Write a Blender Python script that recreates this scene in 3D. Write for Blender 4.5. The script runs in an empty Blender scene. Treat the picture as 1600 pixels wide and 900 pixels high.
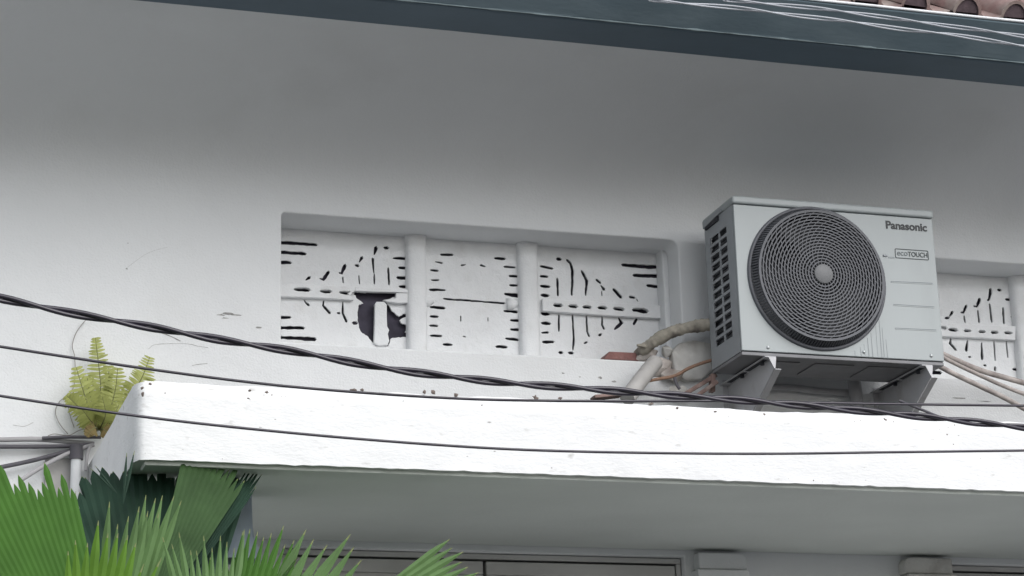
import bpy, bmesh, math, random
from mathutils import Vector, Matrix, noise
random.seed(7)
R = math.radians
S = bpy.context.scene
COL = S.collection

# ------------------------------------------------------------------ camera
CAM = Vector((0.0, -7.5, 1.6))
F_PX = 3400.0                       # focal length in pixels of a 1600 px wide frame
CR = Vector((0.9554400379, -0.2939140912, -0.0273649589))
CU = Vector((-0.0594832587, -0.2825057945, 0.9574195622))
CF = Vector((0.2891298600, 0.9131292258, 0.2874003149))
cd = bpy.data.cameras.new('camera')
cam = bpy.data.objects.new('camera', cd)
COL.objects.link(cam)
cam.matrix_world = Matrix(((CR.x, CU.x, -CF.x, CAM.x), (CR.y, CU.y, -CF.y, CAM.y), (CR.z, CU.z, -CF.z, CAM.z), (0, 0, 0, 1)))
cd.sensor_width = 36.0
cd.lens = F_PX / 1600 * 36
cd.clip_end = 2000
S.camera = cam

# ------------------------------------------------------------------ sky, sun, exposure
SUN_EL, SUN_ROT = R(37), R(160)
w = bpy.data.worlds.new('World'); S.world = w; w.use_nodes = True
nt = w.node_tree; nt.nodes.clear()
sky = nt.nodes.new('ShaderNodeTexSky'); sky.sky_type = 'NISHITA'; sky.sun_disc = False
sky.sun_elevation = SUN_EL; sky.sun_rotation = SUN_ROT; sky.dust_density = 1.6; sky.air_density = 1.0
hs = nt.nodes.new('ShaderNodeHueSaturation'); hs.inputs['Saturation'].default_value = 0.30
bg = nt.nodes.new('ShaderNodeBackground'); bg.inputs['Strength'].default_value = 0.13
wo = nt.nodes.new('ShaderNodeOutputWorld')
nt.links.new(sky.outputs[0], hs.inputs['Color']); nt.links.new(hs.outputs[0], bg.inputs['Color']); nt.links.new(bg.outputs[0], wo.inputs['Surface'])
sd = bpy.data.lights.new('sun', 'SUN'); sd.energy = 1.2; sd.angle = R(50); sd.color = (1.0, 0.995, 0.988)
sun = bpy.data.objects.new('sun', sd); COL.objects.link(sun)
sdir = Vector((math.sin(SUN_ROT) * math.cos(SUN_EL), math.cos(SUN_ROT) * math.cos(SUN_EL), math.sin(SUN_EL)))
sun.rotation_euler = sdir.to_track_quat('Z', 'Y').to_euler()
sun.location = (3, -6, 12)
S.view_settings.view_transform = 'Standard'; S.view_settings.look = 'None'
S.view_settings.gamma = 1.0; S.view_settings.use_curve_mapping = False
S.view_settings.exposure = 0.62

# ------------------------------------------------------------------ geometry helpers
def ray(px, py):
    return CR * ((px - 800) / F_PX) + CU * (-(py - 450) / F_PX) + CF
def at(px, py, Y):                  # the point of the vertical plane y = Y seen at a photo pixel
    r = ray(px, py); return CAM + r * ((Y - CAM.y) / r.y)
def atz(px, py, Z):
    r = ray(px, py); return CAM + r * ((Z - CAM.z) / r.z)
def atx(px, py, X):
    r = ray(px, py); return CAM + r * ((X - CAM.x) / r.x)

def wloc(o):
    v = Vector((0, 0, 0))
    while o is not None:
        v += Vector(o.location); o = o.parent
    return v

def tag(o, label=None, cat=None, group=None, kind=None):
    if label: o['label'] = label
    if cat: o['category'] = cat
    if group: o['group'] = group
    if kind: o['kind'] = kind
    return o

def empty(name, loc, label, cat, group=None):
    o = bpy.data.objects.new(name, None); COL.objects.link(o); o.location = loc
    o.empty_display_size = 0.1
    return tag(o, label, cat, group)

class MB:
    def __init__(s): s.v = []; s.f = []; s.m = []
    def add(s, vs, fs, mi=0):
        b = len(s.v); s.v += [Vector(v) for v in vs]
        for f in fs: s.f.append([i + b for i in f]); s.m.append(mi)
        return s
    def box(s, x0, x1, y0, y1, z0, z1, mi=0):
        vs = [(x, y, z) for z in (z0, z1) for y in (y0, y1) for x in (x0, x1)]
        return s.add(vs, [(0, 2, 3, 1), (4, 5, 7, 6), (0, 1, 5, 4), (2, 6, 7, 3), (0, 4, 6, 2), (1, 3, 7, 5)], mi)
    def prism(s, poly, d, mi=0):    # poly: list of 3-D points (planar), extruded by vector d
        n = len(poly); d = Vector(d)
        vs = [Vector(p) for p in poly] + [Vector(p) + d for p in poly]
        fs = [list(range(n))[::-1], list(range(n, 2 * n))] + [(i, (i + 1) % n, n + (i + 1) % n, n + i) for i in range(n)]
        return s.add(vs, fs, mi)
    def tube(s, pts, r, n=8, caps=True, mi=0):
        pts = [Vector(p) for p in pts]; N = len(pts)
        rs = r if isinstance(r, (list, tuple)) else [r] * N
        t0 = (pts[1] - pts[0]).normalized()
        u = t0.orthogonal().normalized(); b = len(s.v)
        for i, p in enumerate(pts):
            t = (pts[min(i + 1, N - 1)] - pts[max(i - 1, 0)]).normalized()
            u = (u - t * u.dot(t)).normalized(); v = t.cross(u)
            for k in range(n):
                a = 2 * math.pi * k / n
                s.v.append(p + (u * math.cos(a) + v * math.sin(a)) * rs[i])
        for i in range(N - 1):
            for k in range(n):
                a, c = b + i * n + k, b + i * n + (k + 1) % n
                s.f.append([a, c, c + n, a + n]); s.m.append(mi)
        if caps:
            s.f.append([b + k for k in range(n)][::-1]); s.m.append(mi)
            s.f.append([b + (N - 1) * n + k for k in range(n)]); s.m.append(mi)
        return s
    def lathe(s, prof, c, n=48, mi=0):   # prof: (radius, y) pairs round an axis along y through c
        b = len(s.v)
        for (r, y) in prof:
            for k in range(n):
                a = 2 * math.pi * k / n
                s.v.append(Vector((c[0] + r * math.cos(a), c[1] + y, c[2] + r * math.sin(a))))
        for i in range(len(prof) - 1):
            for k in range(n):
                a, d = b + i * n + k, b + i * n + (k + 1) % n
                s.f.append([a, d, d + n, a + n]); s.m.append(mi)
        return s
    def build(s, name, mats, parent=None, smooth=False, bevel=0, seg=2, angle=None, fixn=True):
        me = bpy.data.meshes.new(name)
        off = wloc(parent) if parent else Vector((0, 0, 0))
        me.from_pydata([v - off for v in s.v], [], s.f)
        if not isinstance(mats, (list, tuple)): mats = [mats]
        for m in mats: me.materials.append(m)
        me.polygons.foreach_set('material_index', s.m)
        if fixn:
            bm = bmesh.new(); bm.from_mesh(me); bmesh.ops.recalc_face_normals(bm, faces=bm.faces); bm.to_mesh(me); bm.free()
        return finish(name, me, parent, smooth, bevel, seg, angle)

def finish(name, me, parent, smooth=False, bevel=0, seg=2, angle=None):
    if smooth:
        me.polygons.foreach_set('use_smooth', [True] * len(me.polygons))
        if angle: me.set_sharp_from_angle(angle=R(angle))
    me.update()
    o = bpy.data.objects.new(name, me); COL.objects.link(o)
    if parent: o.parent = parent
    if bevel:
        md = o.modifiers.new('bevel', 'BEVEL'); md.width = bevel; md.segments = seg; md.limit_method = 'ANGLE'; md.angle_limit = R(35)
        md.harden_normals = False
    return o

def plate(name, outer, holes, y0, y1, mat, parent, bev=0.0, res=1):
    """A plate in the x-z plane between y0 (front) and y1, with real openings. outer/holes: lists of (x, z)."""
    cu = bpy.data.curves.new(name, 'CURVE'); cu.dimensions = '2D'; cu.fill_mode = 'BOTH'
    for poly in [outer] + holes:
        sp = cu.splines.new('POLY'); sp.points.add(len(poly) - 1); sp.use_cyclic_u = True
        for p, (x, z) in zip(sp.points, poly): p.co = (x, z, 0, 1)
    cu.extrude = (y1 - y0) / 2 - bev
    if bev: cu.bevel_depth = bev; cu.bevel_resolution = res; cu.offset = -bev
    tmp = bpy.data.objects.new('tmp', cu); COL.objects.link(tmp)
    dg = bpy.context.evaluated_depsgraph_get()
    me = bpy.data.meshes.new_from_object(tmp.evaluated_get(dg))
    bpy.data.objects.remove(tmp); bpy.data.curves.remove(cu)
    off = wloc(parent) if parent else Vector((0, 0, 0)); yc = (y0 + y1) / 2
    for v in me.vertices:
        v.co = Vector((v.co.x, yc - v.co.z, v.co.y)) - off
    me.materials.clear(); me.materials.append(mat); me.name = name
    bm = bmesh.new(); bm.from_mesh(me); bmesh.ops.remove_doubles(bm, verts=bm.verts, dist=1e-5)
    bmesh.ops.recalc_face_normals(bm, faces=bm.faces); bm.to_mesh(me); bm.free()
    return finish(name, me, parent)

def rrect(x0, x1, z0, z1, r, n=5):
    if not isinstance(r, (list, tuple)): r = [r] * 4
    pts = []
    for (cx, cz, a0, rr) in ((x1 - r[0], z1 - r[0], 0, r[0]), (x0 + r[1], z1 - r[1], 90, r[1]), (x0 + r[2], z0 + r[2], 180, r[2]), (x1 - r[3], z0 + r[3], 270, r[3])):
        for k in range(n + 1):
            a = R(a0 + 90 * k / n); pts.append((cx + rr * math.cos(a), cz + rr * math.sin(a)))
    return pts
def rect(x0, x1, z0, z1): return [(x0, z0), (x1, z0), (x1, z1), (x0, z1)]
def circ(cx, cz, r, n=72): return [(cx + r * math.cos(2 * math.pi * k / n), cz + r * math.sin(2 * math.pi * k / n)) for k in range(n)]

def spline(pts, n=10):              # Catmull-Rom through points
    pts = [Vector(p) for p in pts]; P = [2 * pts[0] - pts[1]] + pts + [2 * pts[-1] - pts[-2]]; out = []
    for i in range(1, len(P) - 2):
        a, b, c, d = P[i - 1:i + 3]
        for k in range(n):
            t = k / n
            out.append(0.5 * ((2 * b) + (c - a) * t + (2 * a - 5 * b + 4 * c - d) * t * t + (3 * b - a - 3 * c + d) * t ** 3))
    out.append(pts[-1]); return out

# ------------------------------------------------------------------ materials
def mat(name, base, rough=0.6, metal=0.0, var=0.0, vscale=3.0, bump=0.0, bscale=60.0, bumps2=0.0, b2scale=9.0, dirt=None, dscale=4.0, damt=0.0, dlo=0.55, dhi=0.75, stretch=(1, 1, 1), spec=0.5, transl=None, coat=0.0, detail=6):
    m = bpy.data.materials.new(name); m.use_nodes = True
    n = m.node_tree; b = n.nodes['Principled BSDF']; L = n.links.new
    b.inputs['Roughness'].default_value = rough; b.inputs['Metallic'].default_value = metal
    b.inputs['Specular IOR Level'].default_value = spec
    geo = n.nodes.new('ShaderNodeNewGeometry'); mp = n.nodes.new('ShaderNodeMapping'); mp.inputs['Scale'].default_value = stretch
    L(geo.outputs['Position'], mp.inputs['Vector'])
    col = None
    rgb = n.nodes.new('ShaderNodeRGB'); rgb.outputs[0].default_value = (*base, 1); col = rgb.outputs[0]
    def noise_tex(sc, vec=None, det=detail):
        t = n.nodes.new('ShaderNodeTexNoise'); t.inputs['Scale'].default_value = sc; t.inputs['Detail'].default_value = det
        L(vec or mp.outputs[0], t.inputs['Vector']); return t.outputs['Fac']
    def ramp(fac, lo, hi):
        r = n.nodes.new('ShaderNodeMapRange'); r.inputs['From Min'].default_value = lo; r.inputs['From Max'].default_value = hi
        r.clamp = True; L(fac, r.inputs['Value']); return r.outputs[0]
    if var:
        f = ramp(noise_tex(vscale), 0.3, 0.7)
        mx = n.nodes.new('ShaderNodeMix'); mx.data_type = 'RGBA'
        mx.inputs['A'].default_value = (*[c * (1 - var) for c in base], 1); mx.inputs['B'].default_value = (*[min(1, c * (1 + var)) for c in base], 1)
        L(f, mx.inputs['Factor']); col = mx.outputs['Result']
    if dirt:
        f = ramp(noise_tex(dscale), dlo, dhi)
        ml = n.nodes.new('ShaderNodeMath'); ml.operation = 'MULTIPLY'; ml.inputs[1].default_value = damt; L(f, ml.inputs[0])
        mx = n.nodes.new('ShaderNodeMix'); mx.data_type = 'RGBA'; mx.inputs['B'].default_value = (*dirt, 1)
        L(ml.outputs[0], mx.inputs['Factor']); L(col, mx.inputs['A']); col = mx.outputs['Result']
    m['_'] = 0
    L(col, b.inputs['Base Color'])
    if bump or bumps2:
        h = None
        for (amt, sc) in ((bump, bscale), (bumps2, b2scale)):
            if not amt: continue
            bp = n.nodes.new('ShaderNodeBump'); bp.inputs['Strength'].default_value = 1.0; bp.inputs['Distance'].default_value = amt
            L(noise_tex(sc), bp.inputs['Height'])
            if h: L(h, bp.inputs['Normal'])
            h = bp.outputs[0]
        L(h, b.inputs['Normal'])
    if transl:
        tr = n.nodes.new('ShaderNodeBsdfTranslucent'); tr.inputs['Color'].default_value = (*[c * 1.4 for c in base], 1)
        ms = n.nodes.new('ShaderNodeMixShader'); ms.inputs[0].default_value = transl
        L(b.outputs[0], ms.inputs[1]); L(tr.outputs[0], ms.inputs[2]); L(ms.outputs[0], n.nodes['Material Output'].inputs['Surface'])
    return m

M = {}
M['wall'] = mat('wall_paint', (0.70, 0.712, 0.722), 0.85, var=0.035, vscale=1.3, bump=0.0016, bscale=130, bumps2=0.006, b2scale=7, dirt=(0.50, 0.50, 0.48), dscale=2.3, damt=0.2, dlo=0.56, dhi=0.78, spec=0.25)
M['soffit'] = mat('soffit_paint', (0.70, 0.70, 0.70), 0.9, var=0.03, vscale=1.0, bump=0.001, bscale=90, bumps2=0.004, b2scale=3, spec=0.2)
M['grille'] = mat('vent_paint', (0.76, 0.77, 0.78), 0.8, var=0.03, vscale=9, bump=0.0014, bscale=160, bumps2=0.005, b2scale=22, dirt=(0.55, 0.54, 0.52), dscale=11, damt=0.3, spec=0.25)
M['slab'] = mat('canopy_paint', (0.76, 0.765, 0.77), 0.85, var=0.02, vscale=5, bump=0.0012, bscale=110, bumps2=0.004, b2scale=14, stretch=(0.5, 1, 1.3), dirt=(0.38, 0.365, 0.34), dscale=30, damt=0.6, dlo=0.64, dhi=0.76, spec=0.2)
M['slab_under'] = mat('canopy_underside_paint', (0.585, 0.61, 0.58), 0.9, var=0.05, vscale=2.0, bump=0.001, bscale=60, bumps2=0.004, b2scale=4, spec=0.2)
M['slab_top'] = mat('weathered_low_bounce_top', (0.085, 0.085, 0.08), 0.95, var=0.25, vscale=5, bump=0.004, bscale=40, dirt=(0.05, 0.055, 0.04), dscale=5, damt=0.6)  # unseen weathered top, darkened further to cut light bounced onto the soffit
M['pit'] = mat('exposed_mortar', (0.16, 0.13, 0.115), 0.95, var=0.3, vscale=60)
M['chip'] = mat('chipped_plaster', (0.30, 0.30, 0.29), 0.95, var=0.4, vscale=60)
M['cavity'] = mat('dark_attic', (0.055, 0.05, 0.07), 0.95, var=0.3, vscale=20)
M['gutter'] = mat('gutter_paint', (0.060, 0.084, 0.099), 0.6, var=0.12, vscale=4, bump=0.0008, bscale=60, dirt=(0.115, 0.145, 0.16), dscale=7, damt=0.55, dlo=0.45, dhi=0.8, stretch=(0.5, 1, 1.5), spec=0.2)
M['gutter_shade_lift'] = mat('gutter_paint_shade_lift', (0.118, 0.162, 0.20), 0.6, var=0.10, vscale=4, bump=0.0008, bscale=60, stretch=(0.5, 1, 1.5), spec=0.2)  # same gutter paint lightened to offset the shade on the underside
M['scuff'] = mat('scuffed_paint', (0.13, 0.165, 0.175), 0.7, var=0.3, vscale=14, spec=0.2)
M['lip_glint'] = mat('gutter_lip_glint', (0.75, 0.76, 0.78), 0.3, var=0.1, vscale=12)  # pale base colour stands for the lip catching the sky
M['tile'] = mat('clay_tile', (0.28, 0.19, 0.175), 0.9, var=0.22, vscale=9, bump=0.002, bscale=60, dirt=(0.40, 0.37, 0.33), dscale=8, damt=0.6, dlo=0.45, dhi=0.7)
M['tile_mortar'] = mat('tile_mortar', (0.125, 0.09, 0.10), 0.95, var=0.25, vscale=25, bump=0.002, bscale=70)
M['ac'] = mat('ac_paint', (0.33, 0.36, 0.368), 0.42, var=0.025, vscale=4, bump=0.0003, bscale=40, dirt=(0.25, 0.27, 0.275), dscale=6, damt=0.4, dlo=0.52, dhi=0.8, stretch=(1, 1, 0.35))
M['ac_side'] = mat('ac_side_paint', (0.30, 0.32, 0.34), 0.5, var=0.06, vscale=6, dirt=(0.22, 0.22, 0.23), dscale=9, damt=0.4)
M['ac_under'] = mat('ac_base_steel', (0.20, 0.20, 0.212), 0.6, var=0.12, vscale=8, dirt=(0.15, 0.14, 0.14), dscale=9, damt=0.5)
M['ac_grille'] = mat('ac_grille_plastic', (0.098, 0.102, 0.116), 0.55, var=0.08, vscale=20)
M['ac_hub'] = mat('ac_hub_plastic', (0.16, 0.163, 0.17), 0.6, var=0.04, vscale=20)
M['ac_dark'] = mat('ac_inside', (0.018, 0.02, 0.027), 0.7, var=0.2, vscale=20)
M['ac_blade'] = mat('ac_fan_plastic', (0.10, 0.105, 0.115), 0.5, var=0.1, vscale=15)
M['ac_fin'] = mat('ac_fins', (0.085, 0.09, 0.10), 0.6, var=0.25, vscale=60, stretch=(1, 1, 0.2))
M['ink'] = mat('print_ink', (0.006, 0.008, 0.012), 0.5)
M['ink_groove_shade'] = mat('print_ink_groove_shade', (0.10, 0.12, 0.13), 0.5)
M['ink_green'] = mat('print_ink_dark', (0.012, 0.022, 0.024), 0.5)
M['stain'] = mat('drip_stain', (0.24, 0.26, 0.27), 0.6, var=0.3, vscale=30, stretch=(1, 1, 0.1))
M['screw'] = mat('screw_steel', (0.5, 0.52, 0.53), 0.35, metal=0.7)
M['bracket'] = mat('bracket_paint', (0.52, 0.52, 0.54), 0.55, var=0.06, vscale=9, dirt=(0.30, 0.28, 0.27), dscale=14, damt=0.5)
M['rubber'] = mat('black_sheath', (0.022, 0.018, 0.03), 0.33, var=0.2, vscale=6, spec=0.6)
M['greycable'] = mat('grey_sheath', (0.40, 0.42, 0.46), 0.35, var=0.1, vscale=6)
M['conduit'] = mat('old_conduit', (0.36, 0.35, 0.36), 0.7, var=0.2, vscale=8, dirt=(0.14, 0.13, 0.14), dscale=9, damt=0.7, stretch=(0.3, 1, 1))
M['conduit_dark'] = mat('dark_conduit', (0.10, 0.095, 0.11), 0.7, var=0.25, vscale=9, stretch=(0.3, 1, 1))
M['lagging'] = mat('pipe_lagging', (0.34, 0.315, 0.265), 0.9, var=0.3, vscale=22, bump=0.006, bscale=30, dirt=(0.10, 0.085, 0.08), dscale=18, damt=0.8, dlo=0.5, dhi=0.7)
M['pvc'] = mat('pvc_pipe', (0.36, 0.35, 0.34), 0.6, var=0.12, vscale=15, dirt=(0.25, 0.23, 0.21), dscale=20, damt=0.5)
M['pvcdim'] = mat('pvc_dim', (0.33, 0.33, 0.345), 0.6, var=0.12, vscale=15)
M['mortar'] = mat('rough_mortar', (0.50, 0.46, 0.43), 0.95, var=0.25, vscale=18, bump=0.008, bscale=45, dirt=(0.26, 0.21, 0.19), dscale=12, damt=0.7, dlo=0.48, dhi=0.66)
M['mortar_pale'] = mat('pale_mortar', (0.60, 0.59, 0.565), 0.95, var=0.12, vscale=14, bump=0.007, bscale=40, dirt=(0.36, 0.33, 0.31), dscale=13, damt=0.5)
M['brick'] = mat('red_brick', (0.23, 0.115, 0.105), 0.95, var=0.25, vscale=25, bump=0.003, bscale=80, dirt=(0.36, 0.30, 0.28), dscale=26, damt=0.4)
M['rustcord'] = mat('orange_cord', (0.25, 0.15, 0.10), 0.7, var=0.2, vscale=30)
M['oldwood'] = mat('weathered_wood', (0.19, 0.13, 0.115), 0.9, var=0.35, vscale=22, bump=0.003, bscale=50, dirt=(0.40, 0.35, 0.32), dscale=20, damt=0.5)
M['taped'] = mat('taped_pipe', (0.40, 0.36, 0.34), 0.8, var=0.25, vscale=18, dirt=(0.15, 0.12, 0.12), dscale=16, damt=0.6)
M['winframe'] = mat('window_paint', (0.52, 0.515, 0.50), 0.6, var=0.08, vscale=7, dirt=(0.28, 0.27, 0.26), dscale=10, damt=0.4, stretch=(0.4, 1, 1))
M['gap'] = mat('shadow_gap', (0.03, 0.03, 0.03), 0.9)
gl = mat('window_glass', (0.06, 0.078, 0.10), 0.08, var=0.2, vscale=3, spec=0.6); M['glass'] = gl
M['column'] = mat('bluegrey_pipe', (0.30, 0.35, 0.42), 0.6, var=0.12, vscale=10)
M['concrete'] = mat('bounce_concrete', (0.25, 0.25, 0.248), 0.95, var=0.15, vscale=2, bump=0.002, bscale=50, dirt=(0.14, 0.14, 0.135), dscale=1.5, damt=0.5)
M['asphalt'] = mat('asphalt', (0.083, 0.086, 0.09), 0.95, var=0.2, vscale=3, bump=0.004, bscale=40)
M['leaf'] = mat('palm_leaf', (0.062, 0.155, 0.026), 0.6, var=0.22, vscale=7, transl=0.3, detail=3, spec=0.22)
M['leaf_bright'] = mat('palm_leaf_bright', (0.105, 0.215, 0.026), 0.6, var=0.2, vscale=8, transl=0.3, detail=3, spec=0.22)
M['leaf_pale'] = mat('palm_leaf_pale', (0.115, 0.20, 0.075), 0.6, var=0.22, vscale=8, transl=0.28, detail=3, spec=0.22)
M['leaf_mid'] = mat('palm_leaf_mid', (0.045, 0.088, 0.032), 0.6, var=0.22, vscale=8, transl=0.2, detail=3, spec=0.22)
M['leaf_dark'] = mat('palm_leaf_dark', (0.020, 0.046, 0.030), 0.6, var=0.25, vscale=7, transl=0.12, detail=3, spec=0.22)  # own dark underside green, base darkened further for shade under the slab
M['leaf_tip'] = mat('palm_tip', (0.16, 0.19, 0.07), 0.7)
M['petiole'] = mat('palm_petiole', (0.12, 0.17, 0.05), 0.6, var=0.2)
M['trunk'] = mat('palm_trunk', (0.14, 0.11, 0.085), 0.95, var=0.3, vscale=12, bump=0.01, bscale=25)
M['fern'] = mat('fern_green', (0.33, 0.355, 0.115), 0.6, var=0.2, vscale=20, transl=0.35, detail=3)
M['fern_dead'] = mat('fern_dead', (0.17, 0.13, 0.05), 0.8, var=0.3, vscale=20, transl=0.2, detail=3)
M['fern_stem'] = mat('fern_stem', (0.13, 0.14, 0.05), 0.7)
M['root'] = mat('dry_root', (0.26, 0.24, 0.22), 0.9, var=0.2)

# ------------------------------------------------------------------ setting
g = MB(); g.add([(-400, -400, 0), (400, -400, 0), (400, 400, 0), (-400, 400, 0)], [(0, 1, 2, 3)])
tag(g.build('ground', M['asphalt']), kind='structure', label='asphalt street ground below the house')
g = MB(); g.box(-9, 14, -3.4, 0.6, -0.12, 0.13)  # unseen slab added to bounce light onto the canopy underside and lower wall
tag(g.build('bounce_pavement', M['concrete'], bevel=0.02), kind='structure', label='unseen pale concrete forecourt added to bounce light up under the canopy')

# ------------------------------------------------------------------ the house
X0, X1 = -1.4, 6.6
house = empty('house', (2.5, 0, 0), 'white plastered house front with pierced vents, projecting canopy slab and teal eave gutter', 'house')
ZS = 4.62                                        # eave soffit height
V1 = (1.492, 3.057, 3.702, 4.197)
DX = at(1590, 500, 0.15).x - at(640, 460, 0.15).x
V2 = (V1[0] + DX, V1[1] + DX, 3.702, 4.199)
WZ = 2.955                                       # window head
W1 = (1.50, 3.018, 1.35, WZ); W2 = (4.10, 5.62, 1.35, WZ)
vent_hole = lambda v: rrect(v[0], v[1], v[2], v[3], [0.035, 0.012, 0.004, 0.004])
plate('wall', rect(X0, X1, -0.02, 4.95), [vent_hole(V1), vent_hole(V2), rect(*W1), rect(*W2)], 0.0, 0.20, M['wall'], house, bev=0.007, res=2)

# soffit with a coved meeting with the wall
z0_ = 4.235                                     # the wall curves out here into a gently sloping soffit
key = [(0.0005, z0_ - 0.031), (-0.0003, z0_ - 0.012), (-0.002, z0_ + 0.016), (-0.009, z0_ + 0.06), (-0.028, z0_ + 0.11), (-0.062, z0_ + 0.158), (-0.115, z0_ + 0.205), (-0.19, z0_ + 0.247), (-0.29, z0_ + 0.287), (-0.42, z0_ + 0.326), (-0.60, z0_ + 0.366), (-0.82, ZS)]
prof = [(p.x, p.y) for p in spline([(a_, b_, 0) for a_, b_ in key], 5)]
prof += [(-0.822, ZS + 0.05), (0.1, ZS + 0.05)]
so = MB(); nx = 8
for i in range(nx + 1):
    x = X0 + (X1 - X0) * i / nx
    so.v += [Vector((x, y, z)) for (y, z) in prof]
for i in range(nx):
    for k in range(len(prof) - 1):
        a = i * len(prof) + k; so.f.append([a, a + 1, a + 1 + len(prof), a + len(prof)]); so.m.append(0)
so.build('soffit', M['wall'], house, smooth=True, angle=50)

# box gutter: underside in paint lightened against its shade and an outward-leaning trough face
GY0, GY1, GY2, GZ0 = -0.826, -1.005, -1.075, 4.612
GZ1 = at(1600, 35, GY2).z
def band(name, gp, m_, parent):
    gu = MB(); n = 60
    for i in range(n + 1):
        x = X0 - 0.05 + (X1 - X0 + 0.1) * i / n
        for j, (y, z) in enumerate(gp):
            wv = 0.0025 * noise.noise(Vector((x * 3.0, j * 0.7, 1.3)))
            gu.v.append(Vector((x, y + wv, z + 0.8 * wv)))
    for i in range(n):
        for k in range(len(gp)):
            a = i * len(gp) + k; b = i * len(gp) + (k + 1) % len(gp)
            gu.f.append([a, b, b + len(gp), a + len(gp)]); gu.m.append(0)
    return gu.build(name, m_, parent)
gutter = band('gutter', [(GY1 - 0.002, GZ0 + 0.014), (GY1 - 0.006, GZ0 + 0.022), (GY2, GZ1 - 0.012), (GY2 + 0.008, GZ1), (GY2 + 0.02, GZ1 - 0.006), (GY1 + 0.012, GZ0 + 0.035), (GY1 + 0.004, GZ0 + 0.02)], M['gutter'], house)
band('gutter_underside', [(GY0, GZ0 + 0.004), (GY1 + 0.012, GZ0 + 0.01), (GY1 + 0.003, GZ0 + 0.014), (GY1 + 0.006, GZ0 + 0.03), (GY0, GZ0 + 0.03)], M['gutter_shade_lift'], gutter)
sc = MB(); sc.tube([(X0 + (X1 - X0) * i / 300, GY1 - 0.003 + 0.002 * noise.noise(Vector((i * .7, 0, 2))), GZ0 + 0.0155) for i in range(301)], [0.002 + 0.0045 * max(0, noise.noise(Vector((i * 0.33, 4, 0))) + .15) for i in range(301)], 6)
sc.build('scuffed_edge', M['scuff'], gutter)
bk = MB(); bk.box(X0 - 0.04, X1 + 0.04, GY0 - 0.02, GY0, GZ0 + 0.032, GZ1 - 0.01); bk.build('fascia_board', M['gutter_shade_lift'], gutter)
lp = MB(); lp.tube([(X0 - 0.05 + (X1 - X0 + 0.1) * i / 40, GY2 + 0.004, GZ1 + 0.004 + 0.002 * noise.noise(Vector((i * 0.8, 0, 0)))) for i in range(41)], 0.0055, 8)
lp.build('gutter_lip', M['lip_glint'], gutter, smooth=True)

# roof: deck and barrel tiles, each its own piece
TH = R(35); RY, RZ = -0.985, 4.80
def rp(x, s, h): return (x, RY + s * math.cos(TH) - h * math.sin(TH), RZ + s * math.sin(TH) + h * math.cos(TH))
rd = MB(); rd.add([rp(X0, 0.03, -0.03), rp(X1, 0.03, -0.03), rp(X1, 2.4, -0.03), rp(X0, 2.4, -0.03), rp(X0, 0.03, -0.06), rp(X1, 0.03, -0.06), rp(X1, 2.4, -0.06), rp(X0, 2.4, -0.06)],
       [(0, 1, 2, 3), (4, 7, 6, 5), (0, 4, 5, 1), (1, 5, 6, 2), (2, 6, 7, 3), (3, 7, 4, 0)])
roof = rd.build('roof', M['tile_mortar'], house)
PITCH, CL = 0.2, 0.27
def tile_mesh():
    t = MB(); L = CL + 0.05; nseg = 10
    prof = []
    for k in range(nseg + 1):                     # cover arch
        a = math.pi * (1 - k / nseg); prof.append((0.058 * math.cos(a), 0.062 * math.sin(a) - 0.012))
    pan = [(0.072, -0.022), (0.10, -0.028), (0.128, -0.022), (0.142, -0.012)]
    full = prof + pan
    for (s, sc, lift) in ((0.0, 1.0, 0.018), (L, 0.88, -0.004)):
        for (x, h) in full: t.v.append(Vector((x * (sc if abs(x) < 0.06 else 1), s, h * sc + lift)))
        for (x, h) in full: t.v.append(Vector((x * (sc * 0.82 if abs(x) < 0.06 else 1), s, (h - 0.012) * sc + lift)))
    nf = len(full)
    for k in range(nf - 1):
        t.f.append([k, k + 1, 2 * nf + k + 1, 2 * nf + k]); t.m.append(0)
        t.f.append([nf + k, 3 * nf + k, 3 * nf + k + 1, nf + k + 1]); t.m.append(0)
        t.f.append([k, nf + k, nf + k + 1, k + 1]); t.m.append(0)
    b = len(t.v)
    for (x, h) in prof: t.v.append(Vector((x * 0.86, 0.006, h * 0.86 + 0.014)))
    t.f.append([b + i for i in range(len(prof))]); t.m.append(1)
    me = bpy.data.meshes.new('roof_tile'); me.from_pydata(t.v, [], t.f)
    me.materials.append(M['tile']); me.materials.append(M['tile_mortar'])
    me.polygons.foreach_set('material_index', t.m); me.polygons.foreach_set('use_smooth', [True] * len(me.polygons))
    me.set_sharp_from_angle(angle=R(40)); return me
tm = tile_mesh(); roff = wloc(roof)
ncol = 40
for c in range(ncol):
    for r_ in range(7):
        o = bpy.data.objects.new('roof_tile', tm); COL.objects.link(o); o.parent = roof
        x = 3.634 + (c - 24) * PITCH + random.uniform(-.006, .006)
        o.location = Vector(rp(x, r_ * CL + random.uniform(-.012, .012), 0.008 + random.uniform(0, .006))) - roff
        o.rotation_euler = (TH + R(random.uniform(-.8, .8)), R(random.uniform(-2, 2)), R(random.uniform(-1.5, 1.5)))

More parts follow.
